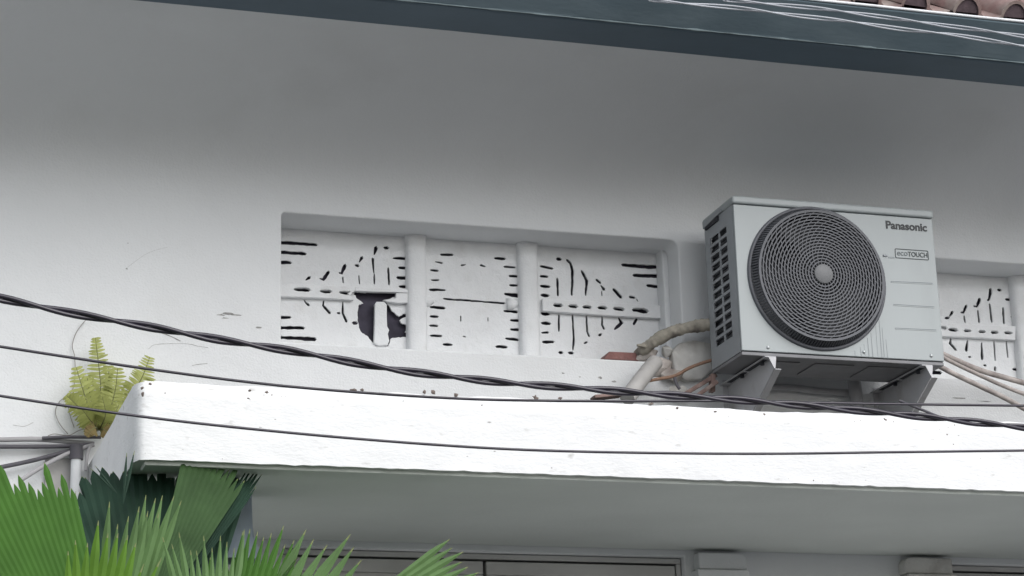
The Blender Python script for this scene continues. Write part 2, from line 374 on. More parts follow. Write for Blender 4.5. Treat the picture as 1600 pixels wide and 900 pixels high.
# canopy slab, hand-plastered: uneven arrises and surface
SX0, SX1, SY0, SZ0, SZ1 = 0.817, X1, -1.23, 2.979, 3.222
def slab():
    nx, ny, nz = 220, 26, 9
    bm = bmesh.new(); grid = {}
    def vert(i, j, k):
        key = (i, j, k)
        if key in grid: return grid[key]
        x = SX0 + (SX1 - SX0) * i / nx; y = SY0 + (-0.002 - SY0) * j / ny; z = SZ0 + (SZ1 - SZ0) * k / nz
        p = Vector((x, y, z)); q = Vector((x * 6, y * 6, z * 6)); q2 = Vector((x * 25, y * 25, z * 25))
        d = 0.0045 * noise.noise(q) + 0.003 * noise.noise(q2)
        if j == 0: p.y += d
        if i == 0: p.x += d
        if k == nz: p.z += d * 1.3 + 0.005 * noise.noise(Vector((x * 2, 0, 5)))
        if k == 0 and j == 0: p.z += 0.0035 * noise.noise(Vector((x * 30, 3, 0))) + 0.003 * noise.noise(Vector((x * 9, 3, 0)))
        if j == 0 and k == nz: p.y += 0.010; p.z -= 0.005
        if j == 0 and i == 0: p.x += 0.010; p.y += 0.008
        if i == 0 and k == nz and j < 2: p.x += 0.008
        grid[key] = bm.verts.new(p); return grid[key]
    def face(a, mi=0):
        f = bm.faces.new([vert(*q) for q in a]); f.material_index = mi; f.smooth = True
    for i in range(nx):
        for k in range(nz): face([(i, 0, k), (i + 1, 0, k), (i + 1, 0, k + 1), (i, 0, k + 1)])
        for j in range(ny):
            face([(i, j, nz), (i + 1, j, nz), (i + 1, j + 1, nz), (i, j + 1, nz)], 2 if j else 0)
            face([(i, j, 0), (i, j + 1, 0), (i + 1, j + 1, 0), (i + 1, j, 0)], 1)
    for j in range(ny):
        for k in range(nz):
            face([(0, j, k), (0, j, k + 1), (0, j + 1, k + 1), (0, j + 1, k)])
            face([(nx, j, k), (nx, j + 1, k), (nx, j + 1, k + 1), (nx, j, k + 1)])
    bmesh.ops.recalc_face_normals(bm, faces=bm.faces)
    me = bpy.data.meshes.new('canopy_slab'); bm.to_mesh(me); bm.free()
    off = wloc(house)
    for v in me.vertices: v.co -= off
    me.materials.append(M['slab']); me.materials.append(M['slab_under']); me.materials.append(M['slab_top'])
    me.set_sharp_from_angle(angle=R(55))
    return finish('canopy_slab', me, house)
canopy = slab()
dl = MB(); dl.box(SX0 + 0.03, SX1 - 0.01, SY0 + 0.022, SY0 + 0.115, SZ0 - 0.012, SZ0 + 0.01)
dl.build('drip_lip', M['slab_under'], canopy, bevel=0.004)
# spalled pits in the face, dark with exposed mortar
def blob(mb, c, rx, rz, ry=0.004, n=9, seed=0, mi=0):
    rnd = random.Random(seed); b = len(mb.v)
    mb.v.append(Vector((c[0], c[1] - ry * 0.3, c[2])))
    for k in range(n):
        a = 2 * math.pi * k / n; q = rnd.uniform(0.55, 1.25)
        mb.v.append(Vector((c[0] + rx * q * math.cos(a), c[1] + ry, c[2] + rz * q * math.sin(a))))
    for k in range(n): mb.f.append([b, b + 1 + k, b + 1 + (k + 1) % n]); mb.m.append(mi)
pits = [(223, 606, 3, 2.5), (224, 615, 3, 4), (258, 614, 7, 5), (274, 612, 4, 2.5), (299, 617, 4, 2), (235, 600, 2, 2), (390, 610, 2.5, 2), (417, 613, 3.5, 3), (425, 617, 2, 2), (311, 647, 2, 1.4),
        (553, 609, 5, 2.5), (566, 609, 3, 2), (663, 612, 3, 3), (677, 613, 4, 3.5), (713, 617, 4, 2.5), (837, 621, 4, 4), (876, 622, 4, 2.2), (1018, 631, 4, 2), (1059, 637, 2.5, 2), (1118, 643, 2.5, 1.5), (1195, 649, 4, 3),
        (1044, 645, 2, 3), (1384, 656, 3.5, 3), (1468, 671, 4, 3), (1480, 679, 3, 3), (1474, 691, 5, 5), (1492, 664, 2, 2), (1567, 673, 2, 2), (1565, 688, 1.6, 2), (1490, 694, 2, 1.5), (1543, 728, 3, 3), (1532, 716, 2, 1.5),
        (1540, 743, 4, 1.5), (1568, 756, 4, 2), (1580, 757, 4, 2.5), (1541, 757, 2, 2), (504, 718, 2, 2), (530, 722, 1.6, 1.5), (580, 720, 2, 2), (227, 708, 2, 1.6), (616, 719, 2, 2.5), (703, 725, 1.6, 2), (677, 657, 3, 4),
        (329, 660, 4, 1), (266, 690, 4, 1), (430, 655, 4, .8), (862, 731, 4, 1), (1147, 745, 1.5, 2.5), (1232, 748, 2, 2.5), (1285, 753, 2, 2)]
rnd = random.Random(31)
for k in range(120):
    q = rnd.random(); px_ = 220 + 1370 * rnd.random(); top = 600 + (px_ - 215) * 0.045; bot = 712 + (px_ - 215) * 0.038
    if q < 0.45: pits.append((px_, top + 6 + 14 * rnd.random() ** 2, rnd.uniform(.8, 2.2), rnd.uniform(.7, 1.6)))
    elif q < 0.8: pits.append((px_, rnd.uniform(top + 8, bot - 8), rnd.uniform(2, 5), rnd.uniform(.3, .6)))
    else: pits.append((px_, bot - rnd.uniform(0, 7), rnd.uniform(.8, 1.8), rnd.uniform(.8, 1.8)))
pm = MB()
for i, (px, py, rx, rz) in enumerate(pits):
    p = at(px, py, SY0 + 0.001); blob(pm, p, 1.35 * rx / 585, 1.35 * rz / 585, 0.003, seed=i)
pm.build('spalled_pits', M['pit'], canopy, fixn=False)['kind'] = 'stuff'

ch = MB(); rnd = random.Random(12)
for (px, py, rx, rz) in ((345, 492, 6, 1.5), (356, 490, 9, 2.5), (368, 492, 8, 1.2), (352, 497, 5, 1), (405, 512, 5, 1.5), (455, 282, 3, .8), (232, 208, 1.5, 1.5), (1105, 205, 1, 1), (1258, 208, 1.5, 1.5), (198, 420, 2, 1), (200, 380, 1, 1), (500, 385 - 80, 4, .8), (1500, 622, 12, 1.2), (1540, 627, 16, 1), (880, 583, 3, 1), (938, 590, 3, 2), (960, 596, 4, 1.5), (906, 589, 2, 1)):
    q = at(px, py, -0.0006); blob(ch, q, rx / 400, rz / 400, 0.0, seed=int(px))
def hair(pp, wd):
    pp = spline([at(x, y, -0.0008) for (x, y) in pp], 5)
    for a, b in zip(pp[:-1], pp[1:]):
        d = (b - a).normalized(); nn = Vector((-d.z, 0, d.x)) * wd; ch.add([a - nn, b - nn, b + nn, a + nn], [(0, 1, 2, 3)])
hair([(240, 516), (258, 522), (270, 527), (282, 533)], 0.0018); hair([(218, 511), (232, 512)], 0.0012)
hair([(232, 545), (245, 538), (290, 537), (310, 541), (325, 543)], 0.0006); hair([(196, 420), (230, 396), (262, 386)], 0.0003); hair([(300, 571), (312, 569), (324, 568)], 0.0008); hair([(20, 664), (38, 666), (52, 660)], 0.0006)
ch.build('paint_chips', M['chip'], house, fixn=False)['kind'] = 'stuff'

# ---- pierced vents
VY = 0.185                                       # front of the pierced panels
def stroke(pts, wds, seed):
    """thin irregular slit round a polyline of (x, z) metres -> closed polygon"""
    rnd = random.Random(seed)
    P = []
    for i in range(len(pts) - 1):
        a, b = Vector(pts[i]), Vector(pts[i + 1]); m = max(1, int((b - a).length / 0.012))
        for k in range(m): P.append((a.lerp(b, k / m), wds[i] + (wds[i + 1] - wds[i]) * k / m))
    P.append((Vector(pts[-1]), wds[-1]))
    left, right = [], []
    for i, (p, wd) in enumerate(P):
        t = (P[min(i + 1, len(P) - 1)][0] - P[max(i - 1, 0)][0]).normalized(); nrm = Vector((-t.y, t.x))
        e = 0.8 if i in (0, len(P) - 1) else 1.0
        left.append(p + nrm * wd * 0.5 * e * rnd.uniform(.75, 1.15)); right.append(p - nrm * wd * 0.5 * e * rnd.uniform(.75, 1.15))
    t0 = (P[1][0] - P[0][0]).normalized(); t1 = (P[-1][0] - P[-2][0]).normalized()
    poly = left + [P[-1][0] + t1 * P[-1][1] * .4] + right[::-1] + [P[0][0] - t0 * P[0][1] * .4]
    return [(q.x, q.y) for q in poly]
def jag(poly, amp, step, seed=3):
    rnd = random.Random(seed); out = []
    for a, b in zip(poly, poly[1:] + poly[:1]):
        a, b = Vector(a), Vector(b); m = max(1, int((b - a).length / step))
        for k in range(m):
            p = a.lerp(b, k / m); out.append((p.x + rnd.uniform(-amp, amp) * .6, p.y + rnd.uniform(-amp, amp) * .6))
    return out
def crosses(p, q):
    if max(a[0] for a in p) < min(a[0] for a in q) or max(a[0] for a in q) < min(a[0] for a in p): return False
    if max(a[1] for a in p) < min(a[1] for a in q) or max(a[1] for a in q) < min(a[1] for a in p): return False
    o = lambda a, b, c: (b[0] - a[0]) * (c[1] - a[1]) - (b[1] - a[1]) * (c[0] - a[0])
    for a, b in zip(p, p[1:] + p[:1]):
        for c, d in zip(q, q[1:] + q[:1]):
            if o(a, b, c) * o(a, b, d) < 0 and o(c, d, a) * o(c, d, b) < 0: return True
    return False
def px_map(ox, oy, sc, Y):
    def f(u, v):
        p = at(ox + u / sc, oy + v / sc, Y); return (p.x, p.z)
    return f
cA = px_map(420, 320, 3.75, VY); cB = px_map(740, 350, 3.334, VY); cC = px_map(1340, 320, 2.5, VY)
cAr = px_map(420, 320, 3.75, VY - 0.024); cBr = px_map(740, 350, 3.334, VY - 0.024); cCr = px_map(1340, 320, 2.5, VY - 0.024)
def marks(f, lst, unit):
    out = []
    for i, mk in enumerate(lst):
        pts = [f(*q) for q in mk[0]]; wd = mk[1]
        wds = [x * unit for x in (wd if isinstance(wd, (list, tuple)) else [wd] * len(pts))]
        if len(pts) == 1: pts = [(pts[0][0] - wds[0] * .3, pts[0][1]), (pts[0][0] + wds[0] * .3, pts[0][1])]; wds = [wds[0]] * 2
        out.append(stroke(pts, wds, i + int(pts[0][0] * 1000)))
    return out
uA, uB, uC = 1.42 / (3.75 * 400), 1.45 / (3.334 * 395), 1.4 / (2.5 * 375)
left_marks = [([(52, 219), (280, 234)], [16, 13]), ([(52, 276), (215, 286)], [15, 14]), ([(52, 336), (128, 339)], 15), ([(52, 658), (125, 659)], 14), ([(52, 719), (203, 721)], [14, 15]), ([(50, 775), (270, 787)], [12, 20]),
    ([(217, 440), (238, 425)], [6, 18]), ([(300, 432), (320, 438), (350, 393)], [7, 12, 17]), ([(414, 398), (428, 402), (447, 353)], [10, 11, 17]), ([(434, 425), (436, 455)], 8),
    ([(510, 354), (524, 357)], 15), ([(530, 335), (546, 308)], [6, 16]), ([(528, 415), (532, 462)], 7), ([(609, 316), (616, 398)], [13, 6]), ([(618, 292), (629, 250)], [6, 20]), ([(618, 408), (619, 462)], 7),
    ([(688, 252)], 18), ([(700, 370), (705, 466)], 9), ([(730, 312), (800, 315)], [10, 14]), ([(765, 368), (810, 370)], 14), ([(755, 427), (810, 429)], 16), ([(768, 478), (812, 480)], 13),
    ([(207, 556), (216, 572), (234, 586)], [6, 8, 15]), ([(322, 562), (318, 590), (358, 633)], [7, 10, 14]), ([(434, 570), (434, 632), (455, 683)], [7, 9, 13]), ([(404, 633), (415, 634)], 11), ([(497, 691), (514, 692)], 18)]
rail_left = [([(152, 494), (236, 498)], [12, 18]), ([(306, 505), (360, 506)], [14, 17]), ([(420, 511), (470, 517)], [14, 18])]
hole_left = [(505, 508), (560, 514), (620, 510), (690, 514), (742, 512), (742, 536), (700, 552), (680, 566), (705, 590), (722, 622), (742, 640), (765, 652), (790, 640), (812, 640), (814, 655), (785, 662), (768, 676), (774, 692), (812, 704), (814, 722), (800, 742), (814, 752), (812, 772), (760, 776), (716, 780), (700, 828), (628, 826), (604, 800), (575, 768), (548, 752), (528, 718), (524, 690), (520, 640), (528, 585), (556, 576), (520, 548), (500, 525)]
slat_left = [(618, 585), (628, 572), (672, 572), (688, 590), (688, 660), (690, 715), (702, 738), (694, 760), (702, 800), (694, 826), (640, 830), (612, 815), (616, 700)]
mid_marksA = [([(1010, 291), (1077, 293)], 11), ([(975, 333), (1015, 340)], [5, 11]), ([(950, 382), (990, 386)], 11), ([(955, 440), (995, 441)], 9), ([(945, 497), (1033, 499)], [13, 9]), ([(1025, 549), (1090, 556), (1180, 560), (1275, 569)], [12, 11, 16, 11]),
    ([(948, 598), (1028, 604)], [12, 16]), ([(948, 653), (990, 655)], 12), ([(946, 707), (988, 709)], 12), ([(950, 766), (1012, 768)], [13, 10]), ([(1025, 817), (1072, 820)], 12), ([(1130, 354), (1152, 350)], [11, 6]), ([(1125, 652), (1125, 680)], 7), ([(1140, 770), (1152, 773)], 8)]
mid_marksB = [([(112, 178), (162, 181)], 11), ([(160, 221), (216, 226)], 9), ([(188, 270), (232, 272)], 10), ([(190, 318), (237, 320)], 9), ([(165, 364), (236, 374)], [13, 17]), ([(-8, 400), (60, 405), (160, 412)], [10, 9, 12]), ([(160, 452), (226, 457)], [9, 12]), ([(195, 501), (243, 503)], 10), ([(195, 549), (243, 551)], 10), ([(170, 596), (232, 603)], 11), ([(120, 638), (172, 641)], 11), ([(38, 214), (60, 222)], [12, 6]), ([(75, 488), (75, 505)], 5)]
right_marks = [([(350, 220), (410, 231)], 11), ([(350, 272), (385, 274)], 11), ([(352, 322), (395, 326)], 13), ([(355, 370), (388, 373)], 15), ([(358, 464), (390, 468)], 17), ([(358, 515), (398, 519)], 13), ([(358, 566), (388, 564)], 11), ([(362, 615), (415, 613)], [11, 13]),
    ([(775, 212), (860, 221), (957, 224)], [12, 16, 15]), ([(835, 266), (970, 272)], 14), ([(907, 320), (960, 326)], 14), ([(445, 183)], 17), ([(437, 285), (440, 372)], 9), ([(487, 187), (505, 205), (516, 245), (512, 370)], [12, 12, 11, 8]), ([(563, 244), (590, 294), (584, 370)], [10, 13, 7]),
    ([(641, 290), (660, 307)], 12), ([(664, 320), (680, 340)], [5, 16]), ([(668, 352), (668, 372)], 6), ([(730, 340), (768, 381)], [14, 15]), ([(815, 380), (838, 383)], 13), ([(850, 393), (856, 402)], 5), ([(445, 474), (445, 558)], 8), ([(516, 474), (523, 600), (518, 655)], [7, 9, 7]), ([(588, 478), (592, 560), (603, 584)], [7, 8, 10]),
    ([(670, 482), (670, 525), (680, 545)], [7, 8, 13]), ([(757, 488), (771, 514), (735, 548)], [8, 15, 8]), ([(852, 492), (835, 521)], [10, 12]), ([(578, 620), (590, 615)], 9), ([(655, 579), (665, 574)], 11), ([(455, 670)], 14), ([(507, 671)], 17)]
rail_right = [([(423, 421), (457, 423)], 15), ([(502, 426), (537, 428)], 15), ([(575, 431), (608, 432)], 15), ([(653, 435), (690, 437)], 14), ([(735, 440), (780, 444)], 15), ([(833, 446), (905, 453)], [14, 20])]
far_marks = [([(345, 443), (356, 440)], 10), ([(360, 435), (370, 418)], [5, 11]), ([(405, 420), (414, 421), (425, 394)], [7, 7, 11]), ([(416, 434), (420, 458)], 6), ([(455, 395), (466, 398), (477, 368)], [7, 7, 11]), ([(470, 413), (475, 458)], 7), ([(509, 372), (514, 370), (520, 330)], [9, 7, 13]), ([(516, 388), (525, 458)], 7), ([(554, 333)], 11), ([(568, 403), (572, 463)], 7),
    ([(580, 369), (605, 371)], 9), ([(602, 404), (628, 405)], 8), ([(602, 438), (630, 440)], 9), ([(612, 472), (634, 474)], 8), ([(620, 538), (638, 540)], 11), ([(617, 573), (642, 575)], 8), ([(626, 610), (646, 611)], 8), ([(608, 642), (648, 646)], [8, 10]),
    ([(365, 522), (362, 542), (384, 566)], [6, 8, 9]), ([(430, 530), (424, 568)], [5, 12]), ([(438, 594)], 8), ([(485, 540), (487, 603)], [5, 9]), ([(533, 533), (538, 608)], 5), ([(581, 533), (587, 596)], 5), ([(498, 627)], 8), ([(537, 634), (538, 646)], 9)]
rail_far = [([(325, 478), (344, 481)], 11), ([(360, 487), (387, 489)], 11), ([(421, 491), (440, 492)], 11), ([(478, 494), (496, 495)], 11), ([(526, 497), (546, 498)], 11), ([(578, 499), (601, 500)], 10)]
far_low = [([(276, 655), (336, 659)], [9, 14])]
shift = lambda polys, d: [[(x + d, z) for (x, z) in p] for p in polys]
mulls = [at(655, 460, 0.13).x, at(831, 460, 0.13).x]
mw = 0.039
RZ0, RZ1 = 3.907, 3.965                          # rail band
PX = [(V1[0] - 0.02, mulls[0] - 0.02), (mulls[0] - 0.018, mulls[1] - 0.022), (mulls[1] - 0.020, V1[1] + 0.02)]
def in_rail(p): zs = [q[1] for q in p]; return False
def vent(dx, broken, far):
    big = lambda lst: [(p, [1.5 * x for x in w_] if isinstance(w_, list) else 1.5 * w_) for (p, w_) in lst]
    LM = marks(cA, left_marks + big(rail_left), uA)
    if far: LM = shift(marks(cA, left_marks[:6], uA), dx) + marks(cC, far_marks + big(rail_far[1:]), uC)
    MMk = marks(cA, mid_marksA[:5] + mid_marksA[6:], uA) + marks(cB, mid_marksB[:5] + mid_marksB[6:], uB)
    cl = [cA(1025, 549), cA(1090, 556), cA(1180, 560), cB(-8, 400), cB(60, 405), cB(160, 412)]
    MMk.append(stroke(cl, [.008, .0075, .010, .008, .007, .009], 5))
    RM = marks(cB, right_marks + big(rail_right), uB)
    zr = [(p[0] - 0.0, p[1]) for p in (cA(440 * 0, 500),)]
    panels = []
    for i, (hl, pr) in enumerate(((LM, PX[0]), (MMk, PX[1]), (RM, PX[2]))):
        d = 0 if (i == 0 and far) else dx
        if i == 0 and broken: hl = hl + [jag([cA(*q) for q in hole_left], 0.0028, 0.006)]
        h2 = shift(hl, d) if not (i == 0 and far) else hl
        x0, x1 = pr[0] + dx, pr[1] + dx
        h2 = [[(min(x1 - 0.006 - 0.0004 * (k % 3), max(x0 + 0.006 + 0.0004 * (k % 3), x)), z) for k, (x, z) in enumerate(p)] for p in h2]
        ok = []
        for p in h2[::-1]:                        # openings that would run into one another are left out
            if not any(crosses(p, q) for q in ok): ok.append(p)
            else: print('dropped opening', i, far, [round(c, 3) for c in p[0]])
        h2 = ok
        pn = plate('vent_panel', rect(x0, x1, V1[2] - 0.06, V1[3] + 0.03), h2, VY, VY + 0.010, M['grille'], house, bev=0.0012)
        panels.append(pn)
    # rails: half-round bars across the outer panels, pierced by dark slots
    def rail(panel, f, top, bot, slots, d, u, bv=0.0035):
        outer = [f(*q) for q in bot] + [f(*q) for q in top[::-1]]
        hs_ = shift(marks(f, slots, u), d) if d else marks(f, slots, u)
        outer = [(x + d, z) for (x, z) in outer]
        plate('rail', outer, hs_, VY - 0.024, VY - 0.0005, M['grille'], panel, bev=bv, res=3)
    if not far:
        rail(panels[0], cAr, [(40, 456), (300, 468), (505, 480)], [(40, 536), (300, 545), (498, 556), (470, 520), (505, 505)], rail_left, 0, uA)
        rail(panels[0], cAr, [(505.5, 480), (740, 492), (815, 496)], [(505.5, 503), (620, 509), (742, 511), (815, 515)], [], 0, uA, 0.002)
        rail(panels[0], cAr, [(748, 516), (815, 517)], [(745, 545), (672, 556), (700, 567), (760, 576), (815, 574)], [], 0, uA, 0.004)
        rail(panels[2], cBr, [(360, 388), (700, 408), (985, 424)], [(360, 452), (700, 476), (985, 492)], rail_right, 0, uB)
        sl = plate('slat', [cA(*q) for q in slat_left], [], VY - 0.012, VY + 0.008, M['grille'], panels[0], bev=0.003)
    else:
        rail(panels[0], cCr, [(250, 455), (450, 466), (618, 474)], [(250, 510), (450, 518), (618, 528)], rail_far, 0, uC)
        rail(panels[2], cBr, [(360, 388), (700, 408), (985, 424)], [(360, 452), (700, 476), (985, 492)], rail_right, dx, uB)
    # dark backing just behind slots in a rail
    # raised rim bands of the middle panel rail stubs
    for (a, b, z) in ((mulls[0] + 0.03, mulls[0] + 0.075, 3.945), (mulls[1] - 0.085, mulls[1] - 0.035, 3.953)):
        st = MB(); st.tube([(a + dx, VY, z), ((a + b) / 2 + dx, VY, z), (b + dx, VY, z)], [0.024, 0.022, 0.003], 10)
        st.build('rail_stub', M['grille'], panels[1], smooth=True)
    for mxx in mulls:
        mb = MB(); prof_ = []
        for k in range(13):
            a = math.pi * k / 12; prof_.append((mxx + dx - mw * math.cos(a), VY + 0.002 - 0.044 * math.sin(a) ** 0.42))
        zz = [V1[2] - 0.06, 3.75, 3.82, 3.9, 3.98, 4.06, 4.12, 4.165, V1[3] + 0.02]
        for z in zz:
            for (x, y) in prof_:
                e = 0.0025 * noise.noise(Vector((x * 20, y * 20, z * 9))); fl = 1.0 + (0.16 if z > 4.17 else 0.0)
                mb.v.append(Vector((mxx + dx + (x - mxx - dx) * fl + e, y + e, z)))
        for i in range(len(zz) - 1):
            for k in range(12):
                a = i * 13 + k; mb.f.append([a, a + 1, a + 14, a + 13]); mb.m.append(0)
        mb.build('mullion', M['grille'], house, smooth=True, angle=60)
vent(0.0, True, False)
vent(DX, False, True)
# the unlit roof space behind the vents
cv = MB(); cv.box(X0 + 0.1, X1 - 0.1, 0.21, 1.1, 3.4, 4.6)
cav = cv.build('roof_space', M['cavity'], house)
for v in (V1, V2):                               # inner lining: second narrow step of each reveal
    st = MB(); st.box(v[1] - 0.022, v[1] + 0.01, 0.115, VY + 0.004, v[2] - 0.05, v[3] + 0.01)
    st.build('reveal_step', M['wall'], house, bevel=0.006)

# ---- windows under the canopy
def window(W, n_gap):
    x0, x1, z0, z1 = W
    fr = MB()
    fr.box(x0 + 0.004, x1 - 0.004, 0.03, 0.12, z1 - 0.022, z1 - 0.004)            # head
    fr.box(x0 + 0.004, x0 + 0.022, 0.03, 0.12, z0, z1 - 0.024); fr.box(x1 - 0.022, x1 - 0.004, 0.03, 0.12, z0, z1 - 0.024)
    fr.box(x0 + 0.004, x1 - 0.004, 0.03, 0.12, z0 - 0.0, z0 + 0.03)
    win = fr.build('window', M['winframe'], house, bevel=0.002)
    bk = MB(); bk.box(x0 - 0.05, x1 + 0.05, 0.21, 0.24, z0 - 0.05, z1 + 0.05); bk.build('dark_backing', M['gap'], win)  # near-black sheet standing for the unlit room behind the glass
    for (a, b) in ((x0 + 0.026, n_gap - 0.006), (n_gap + 0.006, x1 - 0.026)):
        s_ = MB(); t = 0.048; zt = z1 - 0.030
        s_.box(a, b, 0.034, 0.074, zt - t, zt); s_.box(a, b, 0.034, 0.074, z0 + 0.034, z0 + 0.10)
        s_.box(a, a + t, 0.034, 0.074, z0 + 0.1005, zt - t - 0.0005); s_.box(b - t, b, 0.034, 0.074, z0 + 0.1005, zt - t - 0.0005)
        s_.box(a + t, b - t, 0.044, 0.070, zt - t - 0.018, zt - t - 0.0005)
        s_.box(a + t + .0005, a + t + 0.016, 0.046, 0.070, z0 + 0.101, zt - t - 0.019); s_.box(b - t - 0.016, b - t - .0005, 0.046, 0.070, z0 + 0.101, zt - t - 0.019)
        s_.build('sash', M['winframe'], win, bevel=0.003)
        p = MB(); p.box(a + t - 0.01, b - t + 0.01, 0.056, 0.062, z0 + 0.09, zt - t + 0.005); p.build('pane', M['glass'], win)
window(W1, at(757, 870, 0.034).x)
window(W2, 4.86)
# moulded stone corbels beside the window heads
def corbel(xa, xb, zt, mat_, flip):
    c = MB(); n = 10
    for (x0, x1, zz0, zz1, dep, rad) in ((xa, xb, zt - 0.062, zt, 0.055, 0.03), (xa - (0 if flip else 0.014), xb + (0.012 if flip else 0), zt - 0.30, zt - 0.065, 0.07, 0.012)):
        poly = []
        for k in range(n + 1):
            a = R(90 * k / n); poly.append(((x1 - rad) + rad * math.sin(a) if not flip else (x0 + rad) - rad * math.sin(a), zz1 - rad + rad * math.cos(a)))
        poly = [(x0 if not flip else x1, zz1)] + poly + [((x1 if not flip else x0), zz0), ((x0 if not flip else x1), zz0)]
        c.prism([(x, -dep, z) for (x, z) in poly], (0, dep + 0.01, 0))
    return c.build('corbel', mat_, house, bevel=0.006, seg=3)
ca = at(1091, 862, -0.05); cb = at(1166, 866, -0.05)
corbel(ca.x, cb.x, ca.z - 0.002, M['wall'], False)
ca = at(1412, 873, -0.05); cb = at(1487, 879, -0.05)
corbel(ca.x, cb.x, ca.z + 0.006, M['mortar_pale'], True)

# ---- broken mortar round the pipe hole at the vent corner (part of the wall)
def lump(name, c, rx, ry, rz, m_, parent, seed, rough=0.35):
    rnd = random.Random(seed * 17); bm = bmesh.new()
    off = wloc(parent) if parent else Vector((0, 0, 0))
    for k in range(26):
        u = Vector((rnd.gauss(0, 1), rnd.gauss(0, 1), rnd.gauss(0, 1))).normalized() * rnd.uniform(1 - rough, 1.12)
        bm.verts.new(Vector((u.x * rx, u.y * ry, u.z * rz)) + Vector(c) - off)
    r_ = bmesh.ops.convex_hull(bm, input=bm.verts)
    bmesh.ops.delete(bm, geom=[v for v in bm.verts if not v.link_faces], context='VERTS')
    me = bpy.data.meshes.new(name); bm.to_mesh(me); bm.free(); me.materials.append(m_)
    return finish(name, me, parent, bevel=min(rx, rz) * 0.09, seg=2)
lump('mortar_patch', at(1030, 572, -0.005), 0.055, 0.035, 0.05, M['mortar'], house, 3)
lump('mortar_patch', at(1008, 553, 0.02), 0.05, 0.05, 0.035, M['mortar'], house, 5)
blk = MB(); blk.prism([at(px, py, -0.035) for (px, py) in ((1050, 548), (1062, 536), (1084, 531), (1112, 536), (1114, 578), (1098, 592), (1072, 594), (1056, 582))], (0, 0.05, 0)); blk.build('mortar_patch', M['mortar_pale'], house, bevel=0.008)
lump('mortar_patch', at(1052, 586, -0.02), 0.055, 0.03, 0.03, M['mortar'], house, 11)
lump('mortar_patch', at(1042, 548, -0.02), 0.03, 0.03, 0.028, M['mortar_pale'], house, 14)
lump('mortar_patch', at(1060, 612, -0.03), 0.05, 0.03, 0.03, M['mortar_pale'], house, 15)

# ------------------------------------------------------------------ air conditioner
AX0, AX1, AY0, AY1, AZ0, AZ1 = 3.115, 3.942, -0.42, -0.135, 3.641, 4.243
ac = empty('air_conditioner', ((AX0 + AX1) / 2, (AY0 + AY1) / 2, AZ0), 'pale grey air conditioner outdoor unit with round fan grille on wall brackets above the canopy', 'air conditioner')
gc = at(1276.5, 435, AY0); GC = (gc.x, AY0, gc.z); GR = 0.281
LZ = AZ1 - 0.030                                   # lid seam
fp = plate('front_panel', rrect(AX0 + 0.001, AX1 - 0.001, AZ0 + 0.004, LZ - 0.003, 0.004, 2), [circ(GC[0], GC[2], GR - 0.012, 96)], AY0, AY0 + 0.012, M['ac'], ac, bev=0.003, res=2)
# left side with a grid of real openings (fins behind)
def side_panel(x, name, holes=True):
    mb = MB(); t = 0.004
    ys = [AY0 + 0.0125, AY0 + 0.075, AY0 + 0.142, AY0 + 0.154, AY0 + 0.236, AY1]
    zs = [AZ0 + 0.002]; zb = AZ0 + 0.078; nrow = 12; zt = LZ - 0.055; stp = (zt - zb) / nrow
    for i in range(nrow): zs += [zb + i * stp, zb + i * stp + stp - 0.011]
    zs += [LZ - 0.002]
    for j in range(len(ys) - 1):
        for k in range(len(zs) - 1):
            op = holes and j in (1, 3) and k % 2 == 1
            if not op: mb.box(x, x + t, ys[j], ys[j + 1], zs[k], zs[k + 1])
    me_o = mb.build(name, M['ac_side'], ac)
    bm = bmesh.new(); bm.from_mesh(me_o.data); bmesh.ops.remove_doubles(bm, verts=bm.verts, dist=1e-5)
    # drop the internal faces left where two cells met
    dead = [f for f in bm.faces if any(g is not f and set(g.verts) == set(f.verts) for g in f.verts[0].link_faces)]
    bmesh.ops.delete(bm, geom=dead, context='FACES_ONLY'); bmesh.ops.recalc_face_normals(bm, faces=bm.faces); bm.to_mesh(me_o.data); bm.free()
    return me_o
sp = side_panel(AX0, 'side_panel')
rp_ = MB(); rp_.box(AX1 - 0.004, AX1, AY0 + 0.0125, AY1, AZ0 + 0.002, LZ - 0.002); rp_.build('side_panel', M['ac_side'], ac, bevel=0.0015)
co = MB()
for k in range(34):
    z = AZ0 + 0.05 + k * (LZ - AZ0 - 0.09) / 34
    co.box(AX0 + 0.018, AX0 + 0.036, AY0 + 0.06, AY1 - 0.02, z, z + 0.010)
co.box(AX0 + 0.026, AX0 + 0.03, AY0 + 0.05, AY1 - 0.02, AZ0 + 0.02, LZ - 0.02)
co.box(AX0 + 0.04, AX1 - 0.02, AY1 - 0.03, AY1 - 0.004, AZ0 + 0.012, LZ - 0.01)
co.build('condenser_coil', M['ac_fin'], ac)
ln = MB(); ln.box(GC[0] + GR + 0.004, GC[0] + GR + 0.008, AY0 + 0.013, AY1 - 0.031, AZ0 + 0.012, LZ - 0.005)
ln.build('bulkhead', M['ac_dark'], ac)
bs = MB(); bs.box(AX0 + 0.002, AX1 - 0.002, AY0 + 0.004, AY1 - 0.002, AZ0 - 0.012, AZ0 + 0.001)
for k in range(3): bs.box(AX0 + 0.10 + k * 0.22, AX0 + 0.26 + k * 0.22, AY0 + 0.06, AY1 - 0.06, AZ0 - 0.017, AZ0 - 0.0125)
base = bs.build('base_pan', M['ac_under'], ac, bevel=0.003)
ld = MB()
ov = 0.004                                          # lid overhang
lp_ = [(AX0 - ov, AY0 - 0.006), (AX1 + ov, AY0 - 0.006), (AX1 + ov, AY1 + 0.01), (AX0 - ov + 0.0, AY1 + 0.01)]
ld.prism([(x, y, LZ) for (x, y) in lp_], (0, 0, AZ1 - LZ))
lid = ld.build('lid', M['ac'], ac, bevel=0.008, seg=3)
